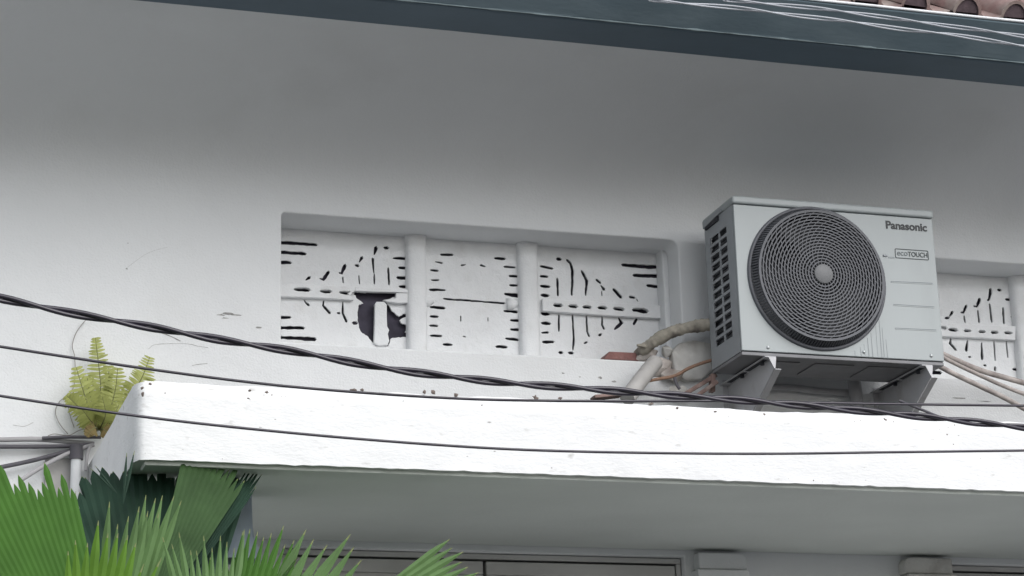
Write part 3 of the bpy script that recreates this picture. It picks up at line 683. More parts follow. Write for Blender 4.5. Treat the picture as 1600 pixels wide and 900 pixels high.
hn = MB(); hn.box(AX0 - 0.007, AX0 + 0.001, AY0 + 0.14, AY1 - 0.02, LZ - 0.022, LZ - 0.004); hn.build('handle_recess_shade', M['ac_dark'], sp)  # raised dark block standing for the shade inside the hand recess
hn = MB(); hn.prism([(AX0 - 0.0085, AY0 + 0.10, LZ), (AX0 - 0.0085, AY0 + 0.11, AZ1 - 0.012), (AX0 - 0.0085, AY1, AZ1 - 0.012), (AX0 - 0.0085, AY1 - 0.004, LZ - 0.012)], (0.007, 0, 0)); hn.build('handle', M['ac_side'], sp, bevel=0.002)
# right-hand service rail with valves hidden at the back
sv = MB()
for z in (3.72, 3.78): sv.tube([(AX1, -0.22, z), (AX1 + 0.035, -0.22, z)], 0.014, 10)
sv.build('service_valve', M['ac_dark'], ac, smooth=True, angle=40)
# fan behind the grille
sh = MB(); sh.lathe([(GR - 0.011, 0.011), (GR - 0.018, 0.05), (GR - 0.018, 0.12)], GC, 72); sh.build('fan_shroud', M['ac_dark'], ac, smooth=True)
fan = MB(); fan.lathe([(0.001, 0.035), (0.05, 0.04), (0.06, 0.06), (0.06, 0.11), (0.001, 0.115)], GC, 32)
for b_ in range(3):
    vs = []; nn = 9
    for i in range(nn):
        for r in (0.055, 0.11, 0.17, 0.225, 0.245):
            th = R(120 * b_ + 20 + 78 * i / (nn - 1) + (r - 0.05) * 140); yy = 0.10 - 0.055 * i / (nn - 1)
            vs.append((GC[0] + r * math.cos(th), GC[1] + yy, GC[2] + r * math.sin(th)))
    fan.add(vs, [(i * 5 + k, i * 5 + k + 1, i * 5 + k + 6, i * 5 + k + 5) for i in range(nn - 1) for k in range(4)])
fan.build('fan', M['ac_blade'], ac, smooth=True, angle=40)
# grille: rim, bulging ribbed side, concentric wires, spiral ribs, hub cap
rim = MB(); rim.lathe([(GR - 0.014, 0.004), (GR - 0.012, -0.008), (GR - 0.006, -0.011), (GR, -0.006), (GR + 0.001, 0.002)], GC, 96)
grille = rim.build('fan_grille', M['ac_grille'], ac, smooth=True)
R1, Y0_, Y1_ = 0.250, -0.006, -0.047
sd_ = MB()
for k in range(150):
    a = 2 * math.pi * k / 150
    for (aa) in (a,):
        d = Vector((math.cos(aa), 0, math.sin(aa))); tn = Vector((-math.sin(aa), 0, math.cos(aa)))
        p0 = Vector(GC) + d * (GR - 0.013) + Vector((0, Y0_, 0)); p1 = Vector(GC) + d * (R1 + 0.002) + Vector((0, Y1_, 0)); inn = -d * 0.012
        h = tn * 0.0030
        sd_.add([p0 - h, p0 + h, p1 + h, p1 - h, p0 - h + inn, p0 + h + inn, p1 + h + inn, p1 - h + inn], [(0, 1, 2, 3), (4, 7, 6, 5), (0, 3, 7, 4), (1, 5, 6, 2)])
sd_.build('side_ribs', M['ac_grille'], grille)['kind'] = 'stuff'
NR = 17
def domey(r): return Y1_ - 0.012 * (1 - (r / R1) ** 2)
wires = MB()
for i in range(NR + 1):
    r = 0.048 + (R1 - 0.048) * i / NR; y = domey(r); hw = 0.0022 if i < NR else 0.0045
    wires.lathe([(r - hw, y), (r + hw, y), (r + hw, y + 0.009), (r - hw, y + 0.009), (r - hw, y)], GC, 96)
wires.build('grille_rings', M['ac_grille'], grille)['kind'] = 'stuff'
ribs = MB(); NS = 44
for s_ in range(NS):
    st_r = 0.036 if s_ % 2 == 0 else 0.085
    nn = 22; prev = None; vs = []
    for i in range(nn + 1):
        r = st_r + (R1 - st_r) * i / nn
        u = (r - 0.036) / (R1 - 0.036)
        a = 2 * math.pi * s_ / NS - R(72) * (u ** 1.1)
        d = Vector((math.cos(a), 0, math.sin(a)))
        vs.append(Vector(GC) + d * r + Vector((0, domey(r) + 0.0012, 0)))
    for i in range(nn):
        t = (vs[i + 1] - vs[i]).normalized(); nrm = Vector((-t.z, 0, t.x)).normalized() * 0.0012; b_ = Vector((0, 0.007, 0))
        ribs.add([vs[i] - nrm, vs[i] + nrm, vs[i + 1] + nrm, vs[i + 1] - nrm, vs[i] - nrm + b_, vs[i] + nrm + b_, vs[i + 1] + nrm + b_, vs[i + 1] - nrm + b_], [(0, 1, 2, 3), (4, 7, 6, 5), (0, 3, 7, 4), (1, 5, 6, 2)])
ribs.build('spiral_ribs', M['ac_grille'], grille)['kind'] = 'stuff'
hb = MB(); hb.lathe([(0.0005, -0.0645), (0.034, -0.064), (0.0375, -0.061), (0.0375, -0.047)], GC, 40); hb.build('hub_cap', M['ac_hub'], grille, smooth=True, angle=40)
# pressed grooves, screws, catch, stains on the front panel
def groove(a, b, parent=fp):
    p, q = at(*a, AY0), at(*b, AY0); m = MB()
    m.prism([(p.x, AY0 - 0.0015, p.z - 0.0012), (q.x, AY0 - 0.0015, q.z - 0.0012), (q.x, AY0 - 0.0015, q.z + 0.002), (p.x, AY0 - 0.0015, p.z + 0.002)], (0, 0.003, 0)); m.build('pressed_line', M['ac'], fp)
    m = MB(); m.prism([(p.x, AY0 - 0.0006, p.z + 0.0021), (q.x, AY0 - 0.0006, q.z + 0.0021), (q.x, AY0 - 0.0006, q.z + 0.0046), (p.x, AY0 - 0.0006, p.z + 0.0046)], (0, 0.003, 0)); m.build('pressed_line', M['ink_groove_shade'], fp)  # dark strip painting the shade along the pressed line
for a, b in (((1392, 441), (1457, 444)), ((1396, 477), (1460, 481)), ((1399, 514), (1463, 517)), ((1388, 403), (1398, 403.6))): groove(a, b)
for (px, py) in ((1200, 543), (1455, 556), (1350, 550)):
    p = at(px, py, AY0); m = MB(); m.lathe([(0.0005, -0.005), (0.0045, -0.0045), (0.0065, -0.002), (0.0065, 0.002)], (p.x, AY0, p.z), 14); m.build('screw', M['screw'], fp, smooth=True)
p = at(1383, 399.5, AY0); m = MB(); m.box(p.x - 0.009, p.x + 0.009, AY0 - 0.005, AY0 + 0.002, p.z - 0.004, p.z + 0.004); m.build('catch', M['ac_side'], fp, bevel=0.002)
stn = MB()
rnd = random.Random(4)
for (px, py0, py1, wd) in ((1351, 538, 556, 1.2), (1357, 528, 558, 1.6), (1363, 520, 558, 1.4), (1371, 510, 559, 1.0), (1377, 494, 559, 1.6), (1381, 512, 560, 1.0), (1386, 530, 560, .8), (1336, 548, 556, 2.5), (1345, 542, 556, 1.6)):
    p, q = at(px - (py1 - py0) * .06, py0, AY0), at(px + 1, py1, AY0); wd = wd / 800
    stn.prism([(p.x - wd * .4, AY0 - 0.0007, p.z), (q.x - wd, AY0 - 0.0007, q.z), (q.x + wd, AY0 - 0.0007, q.z), (p.x + wd * .4, AY0 - 0.0007, p.z)], (0, 0.002, 0))
stn.build('drip_stains', M['stain'], fp)['kind'] = 'stuff'
# lettering
def text(body, name, x0, x1, z0, z1, y, m_, parent, bold=0.0, shear=0.0):
    cu = bpy.data.curves.new(name, 'FONT'); cu.body = body; cu.size = 1.0; cu.offset = bold; cu.extrude = 0.004; cu.shear = shear
    tmp = bpy.data.objects.new('tmp', cu); COL.objects.link(tmp)
    dg = bpy.context.evaluated_depsgraph_get(); me = bpy.data.meshes.new_from_object(tmp.evaluated_get(dg))
    bpy.data.objects.remove(tmp); bpy.data.curves.remove(cu)
    xs = [v.co.x for v in me.vertices]; ys = [v.co.y for v in me.vertices]
    off = wloc(parent)
    for v in me.vertices:
        u = (v.co.x - min(xs)) / (max(xs) - min(xs)); t = (v.co.y - min(ys)) / (max(ys) - min(ys))
        v.co = Vector((x0 + (x1 - x0) * u, y - v.co.z * 0.15, z0 + (z1 - z0) * t)) - off
    me.materials.clear(); me.materials.append(m_)
    return finish(name, me, parent)
pa, pb = at(1384.5, 357.2, AY0), at(1448.5, 361.5, AY0); pt = at(1384.5, 345.3, AY0)
text('Panasonic', 'lettering', pa.x, pb.x, (pa.z + pb.z) / 2 - 0.001, (pa.z + pb.z) / 2 + (pt.z - pa.z) * 1.02, AY0 - 0.0012, M['ink'], fp, bold=0.028)
q0, q1 = at(1399, 403.5, AY0), at(1450, 391, AY0)
bx0, bx1, bz0, bz1 = q0.x, q1.x, at(1424, 405, AY0).z, at(1424, 390, AY0).z
plate('lettering_border', rrect(bx0, bx1, bz0, bz1, 0.005), [rrect(bx0 + 0.0028, bx1 - 0.0028, bz0 + 0.0028, bz1 - 0.0028, 0.003)], AY0 - 0.0015, AY0 + 0.001, M['ink_green'], fp)
hh = bz1 - bz0; ww = bx1 - bx0
text('eco', 'lettering', bx0 + ww * .06, bx0 + ww * .37, bz0 + hh * .30, bz0 + hh * .68, AY0 - 0.0012, M['ink_groove_shade'], fp, bold=-0.002)
text('TOUCH', 'lettering', bx0 + ww * .38, bx0 + ww * .96, bz0 + hh * .26, bz0 + hh * .76, AY0 - 0.0012, M['ink_green'], fp, bold=0.012)

# ------------------------------------------------------------------ wall brackets
def bracket(x, label, zt, tipy, by, bz):
    br = empty('wall_bracket', (x, 0, zt), label, 'bracket', 'steel brackets under the outdoor unit')
    g_ = MB(); t = 0.004
    g_.prism([(x, tipy, zt - 0.004), (x, -0.002, zt - 0.004), (x, -0.002, bz), (x, by, bz), (x, tipy, zt - 0.045)], (t, 0, 0))
    g_.build('gusset_plate', M['bracket'], br, bevel=0.001)
    a_ = MB(); a_.box(x - 0.034, x + 0.010, tipy - 0.004, -0.003, zt - 0.0038, zt); a_.build('top_arm', M['bracket'], br, bevel=0.001)
    f_ = MB(); d = Vector((0, by - tipy, bz - (zt - 0.045))).normalized(); nrm = Vector((0, -d.z, d.y))
    p, q = Vector((x + t + .0005, tipy, zt - 0.045)), Vector((x + t + .0005, by, bz))
    f_.prism([p, q, q - nrm * 0.003, p - nrm * 0.003], (0.024, 0, 0)); f_.build('edge_flange', M['bracket'], br)
    fr = MB(); fr.prism([(x - 0.02, tipy - 0.0045, zt - 0.004), (x + 0.010, tipy - 0.0045, zt - 0.004), (x + 0.004, tipy - 0.0045, zt - 0.045), (x, tipy - 0.0045, zt - 0.045)], (0, 0.003, 0)); fr.build('end_plate', M['bracket'], br)
    for yy in (tipy + 0.06, tipy + 0.25): MB().tube([(x - 0.018, yy, zt - 0.018), (x - 0.018, yy, zt - 0.002)], 0.008, 6).build('bolt', M['ac_dark'], br)
    for (ya, yb) in ((tipy + 0.03, tipy + 0.2), (tipy + 0.22, -0.06)): MB().box(x - 0.027, x - 0.009, ya, yb, zt - 0.0056, zt - 0.0042).build('slot', M['ac_dark'], br)
    wp = MB(); wp.box(x - 0.02, x + 0.024, -0.0025, 0.0, bz - 0.03, zt + 0.02); wp.build('wall_plate', M['bracket'], br)
    return br
ZB = AZ0 - 0.018
bracket(3.232, 'steel bracket carrying the left end of the outdoor unit, beside the brown planks', ZB, -0.435, -0.03, 3.37)
bracket(3.869, 'steel bracket carrying the right end of the outdoor unit, near the far vent', ZB, -0.435, -0.03, 3.36)

# ------------------------------------------------------------------ pipes and rubble about the unit
def pipe(name, pts, r, m_, label, cat, group=None, n=10, res=8):
    o = MB().tube(spline(pts, res), r, n).build(name, m_, smooth=True, angle=60); return tag(o, label, cat, group)
def P(px, py, Y): return at(px, py, Y)
# lagged pipe with lumpy tape
pts = spline([P(1125, 506, -0.12), P(1100, 508, -0.11), P(1070, 513, -0.09), P(1045, 521, -0.07), P(1022, 534, -0.04), P(1006, 547, 0.0), P(998, 556, 0.06)], 10)
rr = [0.0235 + 0.006 * noise.noise(Vector((i * 0.13, 2, 0))) + 0.0035 * noise.noise(Vector((i * 0.61, 7, 0))) for i in range(len(pts))]
tag(MB().tube(pts, rr, 12).build('lagged_pipe', M['lagging'], smooth=True), 'dirty beige lagged pipe running from behind the outdoor unit into the vent corner', 'pipe')
lump_t = lump('loose_tape', P(1004, 541, -0.03), 0.030, 0.016, 0.010, M['lagging'], None, 21, rough=.5); tag(lump_t, 'dark scrap of loose tape sticking out beside the lagged pipe end', 'tape')
pts = [P(1024, 566, -0.10), P(1012, 580, -0.13), P(998, 598, -0.17), P(980, 622, -0.22)]
t = MB().tube(spline(pts, 6), 0.030, 16); t.tube([P(1024.5, 565, -0.098), P(1026, 563.5, -0.096)], 0.022, 16)
tag(t.build('drain_pipe', M['pvc'], smooth=True, angle=50), 'pale grey pipe stub leaning down from the vent corner to the canopy', 'pipe')
b1 = MB(); b1.prism([P(944, 561, 0.02), P(952, 549, 0.02), P(998, 551, 0.02), P(999, 564, 0.02)], (0, 0.09, 0))
tag(b1.build('red_brick', M['brick'], bevel=0.004), 'broken red brick lying on the vent sill beside the pipe', 'brick')
pipe('orange_cord', [P(1008, 596, -0.10), P(1030, 592, -0.10), P(1055, 587, -0.10), P(1075, 576, -0.10), P(1095, 568, -0.11), P(1118, 561, -0.12)], 0.0065, M['rustcord'], 'orange brown cord rising across the wall to the outdoor unit', 'cord')
pipe('dark_twig', [P(1054, 590, -0.10), P(1057, 600, -0.105), P(1062, 608, -0.11)], 0.006, M['conduit_dark'], 'short dark twig hanging below the orange cord', 'twig')
def plank(a, b, wd, th, m_, label):
    d = (b - a).normalized(); nrm = Vector((-d.z, 0, d.x)); m = MB()
    m.prism([a, b, b + nrm * wd, a + nrm * wd], (0, th, 0)); return tag(m.build('plank', m_, bevel=0.003), label, 'plank', 'wood scraps left of the bracket')
plank(P(1066, 622, -0.16), P(1122, 588, -0.14), 0.016, 0.03, M['oldwood'], 'upper brown plank leaning up to the left bracket')
plank(P(1084, 626, -0.19), P(1124, 598, -0.18), 0.015, 0.03, M['oldwood'], 'lower shorter brown plank leaning up to the left bracket')
plank(P(1118, 612, -0.15), P(1119, 584, -0.15), 0.018, 0.03, M['oldwood'], 'upright brown plank end against the left bracket')
plank(P(930, 622, -0.80), P(975, 617, -0.80), 0.012, 0.05, M['oldwood'], 'flat brown wood scrap lying on the canopy edge')
# pipes behind and under the unit
pipe('grey_hose', [P(1150, 592, -0.03), P(1190, 604, -0.03), P(1240, 606, -0.03), P(1290, 612, -0.03), P(1345, 614, -0.03)], 0.014, M['pvcdim'], 'grey hose sagging along the wall under the outdoor unit', 'hose')
pipe('drain_pipe', [P(1330, 575, -0.07), P(1335, 600, -0.07), P(1341, 650, -0.07)], 0.026, M['pvcdim'], 'upright grey pipe on the wall under the outdoor unit', 'pipe', n=14)
pipe('taped_pipe', [P(1462, 548, -0.20), P(1485, 559, -0.17), P(1530, 578, -0.12), P(1570, 590, -0.09), P(1625, 605, -0.07), P(1760, 640, -0.05), P(1900, 668, -0.04)], 0.011, M['taped'], 'upper taped pipe running from the outdoor unit to the right', 'pipe', 'taped pipes right of the outdoor unit')
pipe('taped_pipe', [P(1462, 552, -0.23), P(1486, 565, -0.20), P(1530, 586, -0.14), P(1575, 606, -0.11), P(1625, 624, -0.09), P(1760, 668, -0.06), P(1900, 690, -0.05)], 0.008, M['taped'], 'middle taped pipe running from the outdoor unit to the right', 'pipe', 'taped pipes right of the outdoor unit')
pipe('taped_pipe', [P(1440, 566, -0.2), P(1462, 570, -0.22), P(1490, 584, -0.22), P(1530, 603, -0.2), P(1570, 622, -0.18), P(1625, 652, -0.15), P(1700, 690, -0.13), P(1780, 706, -0.12)], 0.010, M['taped'], 'lowest taped pipe sagging from under the outdoor unit to the right', 'pipe', 'taped pipes right of the outdoor unit')
pipe('cord', [P(1405, 626, -0.5), P(1440, 640, -0.55), P(1480, 656, -0.6), P(1530, 672, -0.65)], 0.005, M['conduit_dark'], 'thin dark cord slanting down from the right bracket', 'cord')

# ------------------------------------------------------------------ cables across the front
def twisted(name, path, Y, r, sep, half_px, nstr, m_, label, cat, phase=0.0, Yf=None):
    pts = [at(px, py, Y if Yf is None else Yf(px)) for (px, py) in path]
    cl = spline(pts, 40)
    root = empty(name, cl[0], label, cat)
    L = 0; acc = [0]
    for i in range(1, len(cl)): L += (cl[i] - cl[i - 1]).length; acc.append(L)
    per = 2 * half_px
    for s in range(nstr):
        out = []
        for i, p in enumerate(cl):
            t = (cl[min(i + 1, len(cl) - 1)] - cl[max(i - 1, 0)]).normalized(); u = Vector((0, 1, 0)).cross(t).normalized(); v = t.cross(u)
            a = 2 * math.pi * acc[i] / per + 2 * math.pi * s / nstr + phase
            a += 0.35 * noise.noise(Vector((acc[i] * 2.1, 0, 3)))
            out.append(p + (u * math.cos(a) + v * math.sin(a)) * sep)
        MB().tube(out, r, 8).build('strand', m_, root, smooth=True)
    return root
main = [(-1200, 250), (-500, 380), (-60, 455), (0, 466), (100, 487), (240, 512), (345, 531), (470, 551), (600, 575), (700, 588), (800, 599), (900, 606), (1000, 614), (1150, 625), (1300, 638), (1450, 652), (1600, 668), (1680, 677), (2200, 735), (2900, 800)]
twisted('twisted_cable', main, -2.0, 0.0062, 0.0062, 0.186, 2, M['rubber'], 'thick black twisted cable slanting down across the whole house front', 'cable', phase=1.2)
pipe('thin_cable', [P(x, y, -1.9) for (x, y) in ((-1200, 310), (-500, 455), (-60, 532), (0, 541.5), (200, 572), (375, 595.5), (520, 610), (700, 622), (840, 626), (1000, 627), (1110, 626.5), (1300, 630), (1600, 634), (1680, 635), (2200, 637), (2900, 634))], 0.0038, M['rubber'], 'upper thin black cable passing along the top edge of the canopy', 'cable', 'thin black cables')
pipe('thin_cable', [P(x, y, -2.1) for (x, y) in ((-1200, 370), (-500, 522), (-60, 608), (0, 618.5), (215, 650), (400, 671), (600, 689), (800, 702), (1000, 707.5), (1200, 709), (1400, 706.5), (1600, 704), (1680, 703), (2200, 690), (2900, 660))], 0.0036, M['rubber'], 'lower thin black cable crossing the white face of the canopy', 'cable', 'thin black cables')
twisted('grey_twisted_cable', [(-600, -150), (300, -66), (940, -12), (1022, 0), (1075, 6), (1157, 13), (1240, 24), (1322, 33), (1412, 46), (1487, 54), (1562, 66), (1600, 72), (1680, 84), (2200, 160), (2900, 255)], -1.35, 0.0030, 0.0050, 0.31, 2, M['greycable'], 'lower pale grey twisted cable in front of the teal gutter', 'cable')
twisted('grey_twisted_cable', [(-600, -170), (300, -80), (1050, -12), (1139, 0), (1210, 7), (1285, 14), (1360, 24), (1427, 33), (1484, 41), (1540, 48), (1600, 57), (1680, 69), (2200, 145), (2900, 240)], -1.35, 0.0030, 0.0050, 0.29, 2, M['greycable'], 'upper pale grey twisted cable in front of the teal gutter', 'cable', phase=.8)

# ------------------------------------------------------------------ conduits left of the canopy
pipe('wall_conduit', [P(-60, 686, -0.03), P(0, 687, -0.03), P(60, 686.5, -0.03), P(120, 691, -0.03), P(147, 694, -0.03)], 0.009, M['conduit'], 'upper pale grey conduit along the wall left of the canopy', 'conduit', 'conduits left of the canopy')
pipe('wall_conduit', [P(-60, 697, -0.035), P(0, 698, -0.035), P(90, 697.5, -0.035), P(147, 694.5, -0.05)], 0.0075, M['conduit_dark'], 'dark grey conduit just under the upper pale one left of the canopy', 'conduit', 'conduits left of the canopy')
pipe('wall_conduit', [P(66, 684.5, -0.05), P(100, 683, -0.05), P(158, 683, -0.06)], 0.006, M['conduit_dark'], 'short dark tube standing for the shaded gap below the fern', 'conduit', 'conduits left of the canopy')  # dark tube painting the shade in the gap under the fern
pipe('wall_conduit', [P(147, 694.5, -0.07), P(110, 707, -0.06), P(70, 727, -0.06), P(30, 752, -0.06)], 0.008, M['conduit'], 'pale grey conduit slanting down to the left from the canopy corner', 'conduit', 'conduits left of the canopy')
pipe('wall_conduit', [P(140, 697, -0.045), P(100, 707, -0.04), P(40, 722, -0.04), P(-40, 738, -0.04)], 0.008, M['conduit_dark'], 'dark grey conduit slanting down to the left behind the pale one', 'conduit', 'conduits left of the canopy')
pipe('wall_conduit', [P(141, 697, -0.08), P(136, 712, -0.08), P(134, 735, -0.08)], 0.006, M['conduit'], 'short thin conduit curving down at the canopy corner', 'conduit', 'conduits left of the canopy')
dp = empty('downpipe', (P(120, 760, -0.06).x, -0.06, 0), 'pale upright downpipe on the wall left of the canopy', 'downpipe')
a = P(119, 716, -0.06)
MB().tube([(a.x, -0.06, 0.02), (a.x, -0.06, a.z)], 0.018, 16).build('pipe', M['wall'], dp, smooth=True, angle=50)
MB().tube([(a.x, -0.06, a.z - 0.005), (a.x, -0.06, a.z + 0.045)], 0.024, 16).build('collar', M['conduit_dark'], dp, smooth=True, angle=50)
bb = MB(); c0 = P(96, 740, -0.02); bb.box(c0.x - 0.055, c0.x + 0.035, -0.022, 0.0, c0.z - 0.5, c0.z + 0.055)
tag(bb.build('cover_board', M['pvc'], bevel=0.003), 'grey cover board on the wall beside the downpipe', 'board')
# blue-grey pipe with flared mouth under the canopy
hd = empty('flared_pipe', (P(368, 800, -0.75).x, -0.75, 2.8), 'blue grey pipe with flared dark mouth hanging below the canopy', 'pipe')
c = P(370, 830, -0.75); m = MB()
m.lathe([(0.046, 0.0), (0.047, 0.10)], (0, 0, 0), 24); m.v = []; m.f = []; m.m = []
zt, zm = SZ0 - 0.001, c.z - 0.02
prof_ = [(zt, 0.046), (zm + 0.03, 0.050), (zm, 0.056), (zm - 0.05, 0.075), (zm - 0.075, 0.078), (zm - 0.075, 0.068), (zm - 0.04, 0.06)]
for (z, r) in prof_:
    for k in range(24): m.v.append(Vector((c.x + r * math.cos(k * math.pi / 12), c.y + r * math.sin(k * math.pi / 12), z)))
for i in range(len(prof_) - 1):
    for k in range(24): m.f.append([i * 24 + k, i * 24 + (k + 1) % 24, i * 24 + 24 + (k + 1) % 24, i * 24 + 24 + k]); m.m.append(0)
m.build('pipe', M['column'], hd, smooth=True, angle=45)
m = MB(); m.tube([(c.x, c.y, zm - 0.05), (c.x, c.y, zm - 0.03)], 0.06, 24); m.build('mouth', M['ac_dark'], hd)

# ------------------------------------------------------------------ fern on the wall
fern = empty('fern', P(155, 674, -0.08), 'small yellow green fern growing at the wall end of the canopy', 'fern')
def frond(pts, wpx, n, parent, seed=0, m_=None):
    rnd = random.Random(seed); cl = spline(pts, 12); N = len(cl); wd = wpx / 430
    stem = MB().tube(cl, [0.0028 * (1 - .7 * i / N) for i in range(N)], 5); fr = MB()
    L = n
    for k in range(L):
        t = (k + 0.6) / L; i = min(N - 2, int(t * (N - 1))); p = cl[i].lerp(cl[i + 1], t * (N - 1) - i); tg = (cl[i + 1] - cl[i]).normalized()
        view = (CAM - p).normalized(); side = tg.cross(view).normalized()
        env = (0.55 + 0.45 * min(1, t * 3)) * (1 - max(0, (t - 0.5) / 0.5) ** 1.6 * 0.62)
        for sg in (-1, 1):
            l = wd * 0.5 * env * rnd.uniform(.85, 1.1); up = tg * (0.22 + rnd.uniform(-.1, .1)); dv = (side * sg + up + view * rnd.uniform(-.35, .25)).normalized()
            hw = (pts[-1] - pts[0]).length / L * 0.56; tt = tg * hw; nrm = view * 0.002
            q0 = p; q1 = p + dv * l * .55; q2 = p + dv * l - tg * hw * 0.2
            b = len(fr.v)
            fr.v += [q0 - tt * .8, q0 + tt * .9, q1 - tt * .78, q1 + tt * .78 + nrm, q2 - tt * .25, q2 + tt * .35]
            fr.f += [[b, b + 1, b + 3, b + 2], [b + 2, b + 3, b + 5, b + 4]]; fr.m += [0, 0]
    f = fr.build('frond', m_ or M['fern'], parent, fixn=False); s = stem.build('stalk', M['fern_stem'], f); return f
B = P(155, 672, -0.08)
frond([B, P(156, 640, -0.10), P(157, 600, -0.11), P(153, 560, -0.10), P(149, 528, -0.08)], 38, 26, fern, 1)
frond([B, P(142, 645, -0.12), P(130, 610, -0.13), P(119, 574, -0.12)], 44, 17, fern, 2)
frond([B, P(170, 645, -0.12), P(180, 610, -0.13), P(184, 575, -0.12)], 42, 18, fern, 3)
frond([B, P(175, 655, -0.10), P(190, 630, -0.10), P(203, 598, -0.10)], 38, 16, fern, 4)
frond([B, P(140, 655, -0.16), P(122, 635, -0.2), P(104, 618, -0.22)], 38, 16, fern, 5)
frond([B, P(148, 664, -0.18), P(140, 655, -0.22), P(126, 636, -0.26)], 40, 13, fern, 6)
frond([B, P(160, 662, -0.2), P(165, 645, -0.24), P(160, 620, -0.26)], 42, 15, fern, 7)
frond([P(200, 640, -0.10), P(212, 610, -0.12), P(224, 585, -0.12), P(234, 558, -0.10)], 40, 20, fern, 8)
frond([B, P(146, 640, -0.10), P(140, 612, -0.11), P(136, 588, -0.10)], 40, 17, fern, 10)
frond([B, P(165, 640, -0.09), P(170, 605, -0.10), P(170, 572, -0.09)], 40, 19, fern, 11)
frond([B, P(150, 668, -0.20), P(143, 672, -0.24), P(136, 680, -0.24)], 24, 14, fern, 12, m_=M['fern_dead'])
frond([B, P(160, 670, -0.20), P(168, 676, -0.22), P(172, 684, -0.22)], 24, 14, fern, 13, m_=M['fern_dead'])
frond([B, P(166, 668, -0.16), P(176, 655, -0.2), P(186, 632, -0.2)], 40, 13, fern, 9)
for i, pp in enumerate(([(134, 500), (120, 518), (113, 540), (117, 560), (116, 600), (106, 625), (110, 650), (116, 668)], [(128, 620), (100, 622), (87, 640), (92, 660), (106, 678)], [(150, 668), (125, 672), (108, 680), (85, 678), (75, 681)])):
    MB().tube(spline([P(x, y, -0.012) for (x, y) in pp], 6), 0.0014, 5).build('root', M['root'], fern, smooth=True)

# ------------------------------------------------------------------ fan palm
palm = empty('fan_palm', (0.95, -1.75, 0), 'fan palm with broad pleated green leaves reaching up under the left canopy end', 'palm')
tk = MB(); tk.tube([(0.95 + 0.02 * math.sin(i), -1.75, i * 0.18) for i in range(13)], [0.085 - 0.001 * i for i in range(13)], 14)
tk.build('trunk', M['trunk'], palm, smooth=True)
CROWN = Vector((0.95, -1.75, 2.15))
def leaf(hub, tip, span, nseg, m_, fuse=0.62, tilt=0.0, twist=0.0, droop=0.0, pleat=0.28, seed=0, asym=0.0, short=0.25, stalk=True):
    """a pleated fan leaf: segments joined near the hub, free and pointed outside"""
    rnd = random.Random(seed); hub, tip = Vector(hub), Vector(tip)
    a = tip - hub; L = a.length; a.normalize()
    view = (CAM - hub).normalized(); nrm = (view - a * view.dot(a)).normalized()
    nrm = Matrix.Rotation(twist, 3, a) @ nrm; s = nrm.cross(a).normalized()
    mb = MB(); dth = span / nseg
    stn_ = [0.04, 0.2, 0.4, fuse * 0.85, fuse, fuse + (1 - fuse) * .3, fuse + (1 - fuse) * .6, fuse + (1 - fuse) * .85, 1.0]
    for k in range(nseg):
        th = -span / 2 + dth * (k + 0.5) + asym; d = a * math.cos(th) + s * math.sin(th); e = -a * math.sin(th) + s * math.cos(th)
        Ls = L * (1 - short * (abs(th - asym) / (span / 2 + 1e-6)) ** 2) * rnd.uniform(.94, 1.05); base = len(mb.v)
        sw = rnd.uniform(-.04, .04); fz = rnd.uniform(-.03, .03); dr = droop * rnd.uniform(.7, 1.4)
        for t in stn_:
            full = t * Ls * math.tan(dth / 2)
            hw = full if t <= fuse + 1e-6 else fuse * Ls * math.tan(dth / 2) * (1 - ((t - fuse) / (1 - fuse)) ** 1.05) + 0.0006
            off = nrm * (-tilt * t * t * L * (th - asym) ** 2)
            g_ = Vector((0, 0, -1)) * dr * max(0, t - 0.35) ** 2 * L
            c_ = hub + d * (t * Ls) + e * (sw * max(0, t - fuse) * Ls) + off + g_
            h = pleat * (full if t <= fuse else hw)
            mb.v += [c_ - e * hw - nrm * h, c_ + nrm * h, c_ + e * hw - nrm * h]
        for i in range(len(stn_) - 1):
            b = base + 3 * i
            mb.f += [[b, b + 1, b + 4, b + 3], [b + 1, b + 2, b + 5, b + 4]]; tp = 1 if i == len(stn_) - 2 else 0; mb.m += [tp, tp]
    lf = mb.build('leaf', [m_, M['leaf_tip']], palm, fixn=False)
    mid = hub.lerp(CROWN, 0.5) + Vector((0, 0, 0.03))
    if stalk: MB().tube(spline([CROWN, mid, hub, hub + a * L * 0.08], 8), [0.010] * 25, 8).build('petiole', M['petiole'], lf, smooth=True)
    return lf
def fan(hub, a0, a1, rpx, Yh, Yt, nseg, m_, **kw):    # angles in degrees from upright, clockwise
    am = R((a0 + a1) / 2)
    return leaf(P(hub[0], hub[1], Yh), P(hub[0] + rpx * math.sin(am), hub[1] - rpx * math.cos(am), Yt), R(a1 - a0), nseg, m_, **kw)
# large bright leaf at the left edge
fan((235, 1300), -58, -14, 625, -2.1, -1.7, 44, M['leaf'], fuse=0.97, seed=1, short=0.10, pleat=0.08)
# small fresh leaf in front of it
fan((120, 1160), -4, 18, 335, -2.1, -2.0, 8, M['leaf_bright'], fuse=0.84, seed=2, short=0.10)
fan((120, 1160), 14, 26, 310, -2.0, -1.9, 3, M['leaf_bright'], fuse=0.66, seed=22, short=0.05)
# dark leaf up under the slab
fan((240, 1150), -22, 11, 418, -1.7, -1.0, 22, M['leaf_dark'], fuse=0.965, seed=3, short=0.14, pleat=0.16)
fan((262, 1160), -14, 13, 428, -1.66, -0.95, 18, M['leaf_dark'], fuse=0.97, seed=33, short=0.04, pleat=0.12)
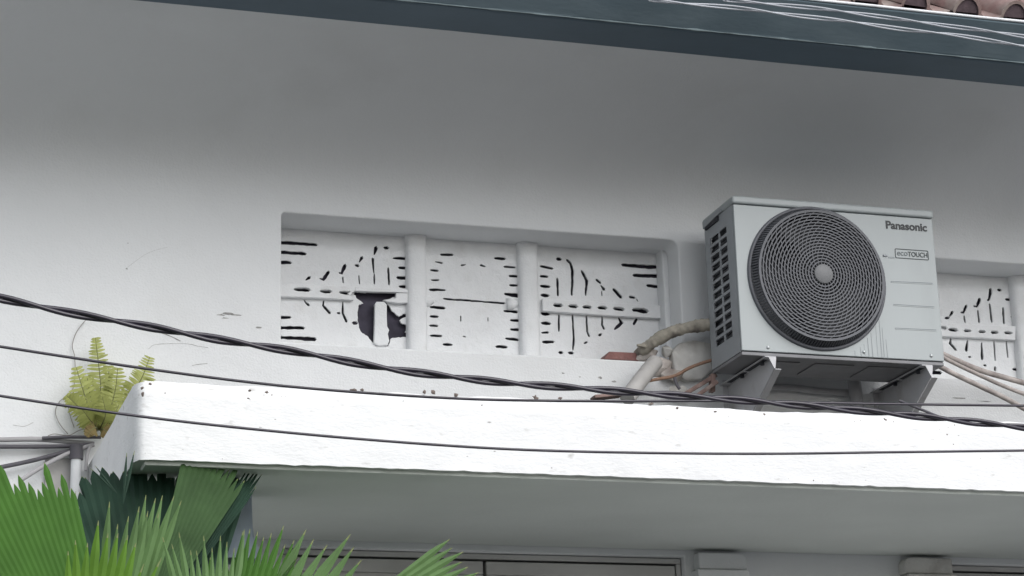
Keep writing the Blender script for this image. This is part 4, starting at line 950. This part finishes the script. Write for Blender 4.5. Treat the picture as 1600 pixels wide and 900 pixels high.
# leaf rising to the right, its far tips dark
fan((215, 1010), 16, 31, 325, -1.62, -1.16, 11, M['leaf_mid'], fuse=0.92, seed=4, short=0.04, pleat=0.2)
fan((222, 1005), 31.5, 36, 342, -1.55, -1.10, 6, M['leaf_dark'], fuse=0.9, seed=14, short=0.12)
# lit spiky leaf in the middle
fan((150, 1150), 2, 17, 350, -1.8, -1.68, 6, M['leaf_pale'], fuse=0.82, seed=5, short=-0.04)
fan((170, 1120), 9, 19, 345, -1.78, -1.64, 5, M['leaf_pale'], fuse=0.84, seed=15, short=0.02)
# broad leaf at the lower middle
fan((330, 1150), -14, 10, 305, -1.9, -1.76, 11, M['leaf_pale'], fuse=0.82, seed=6, short=-0.05)
fan((335, 1150), 7, 25, 340, -1.88, -1.74, 9, M['leaf'], fuse=0.84, seed=16, short=0.03)
fan((330, 1150), 23, 52, 368, -1.86, -1.76, 9, M['leaf_pale'], fuse=0.80, seed=7, short=0.05)
fan((345, 1160), -4, 40, 290, -1.84, -1.74, 16, M['leaf'], fuse=0.9, seed=17, short=0.05)
# leaf tip entering at the bottom, right of centre
fan((490, 1000), 53, 74, 278, -1.9, -1.82, 8, M['leaf_pale'], fuse=0.86, seed=8, short=0.04)
# narrow stray tips before the canopy end
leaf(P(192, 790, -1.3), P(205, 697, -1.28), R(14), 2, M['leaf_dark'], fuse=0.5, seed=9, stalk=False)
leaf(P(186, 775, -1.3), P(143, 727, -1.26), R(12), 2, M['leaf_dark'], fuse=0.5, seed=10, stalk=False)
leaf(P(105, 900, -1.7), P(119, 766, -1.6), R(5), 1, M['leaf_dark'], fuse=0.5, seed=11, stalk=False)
# lower leaves of the crown, below the picture, shading the underside of the canopy
leaf((1.18, -1.45, 2.15), (1.75, -0.80, 2.30), R(120), 34, M['leaf'], fuse=0.8, seed=41, twist=R(60))
leaf((1.25, -1.70, 2.08), (1.90, -1.40, 2.12), R(120), 34, M['leaf'], fuse=0.8, seed=42, twist=R(70))
leaf((0.95, -1.40, 2.18), (1.05, -0.65, 2.34), R(120), 34, M['leaf'], fuse=0.8, seed=43, twist=R(75))
leaf((0.65, -1.60, 2.20), (0.10, -1.10, 2.30), R(110), 32, M['leaf'], fuse=0.8, seed=44, twist=R(-60))
leaf((0.90, -2.10, 2.20), (0.80, -2.75, 2.15), R(110), 32, M['leaf'], fuse=0.8, seed=45, twist=R(80), droop=0.1)
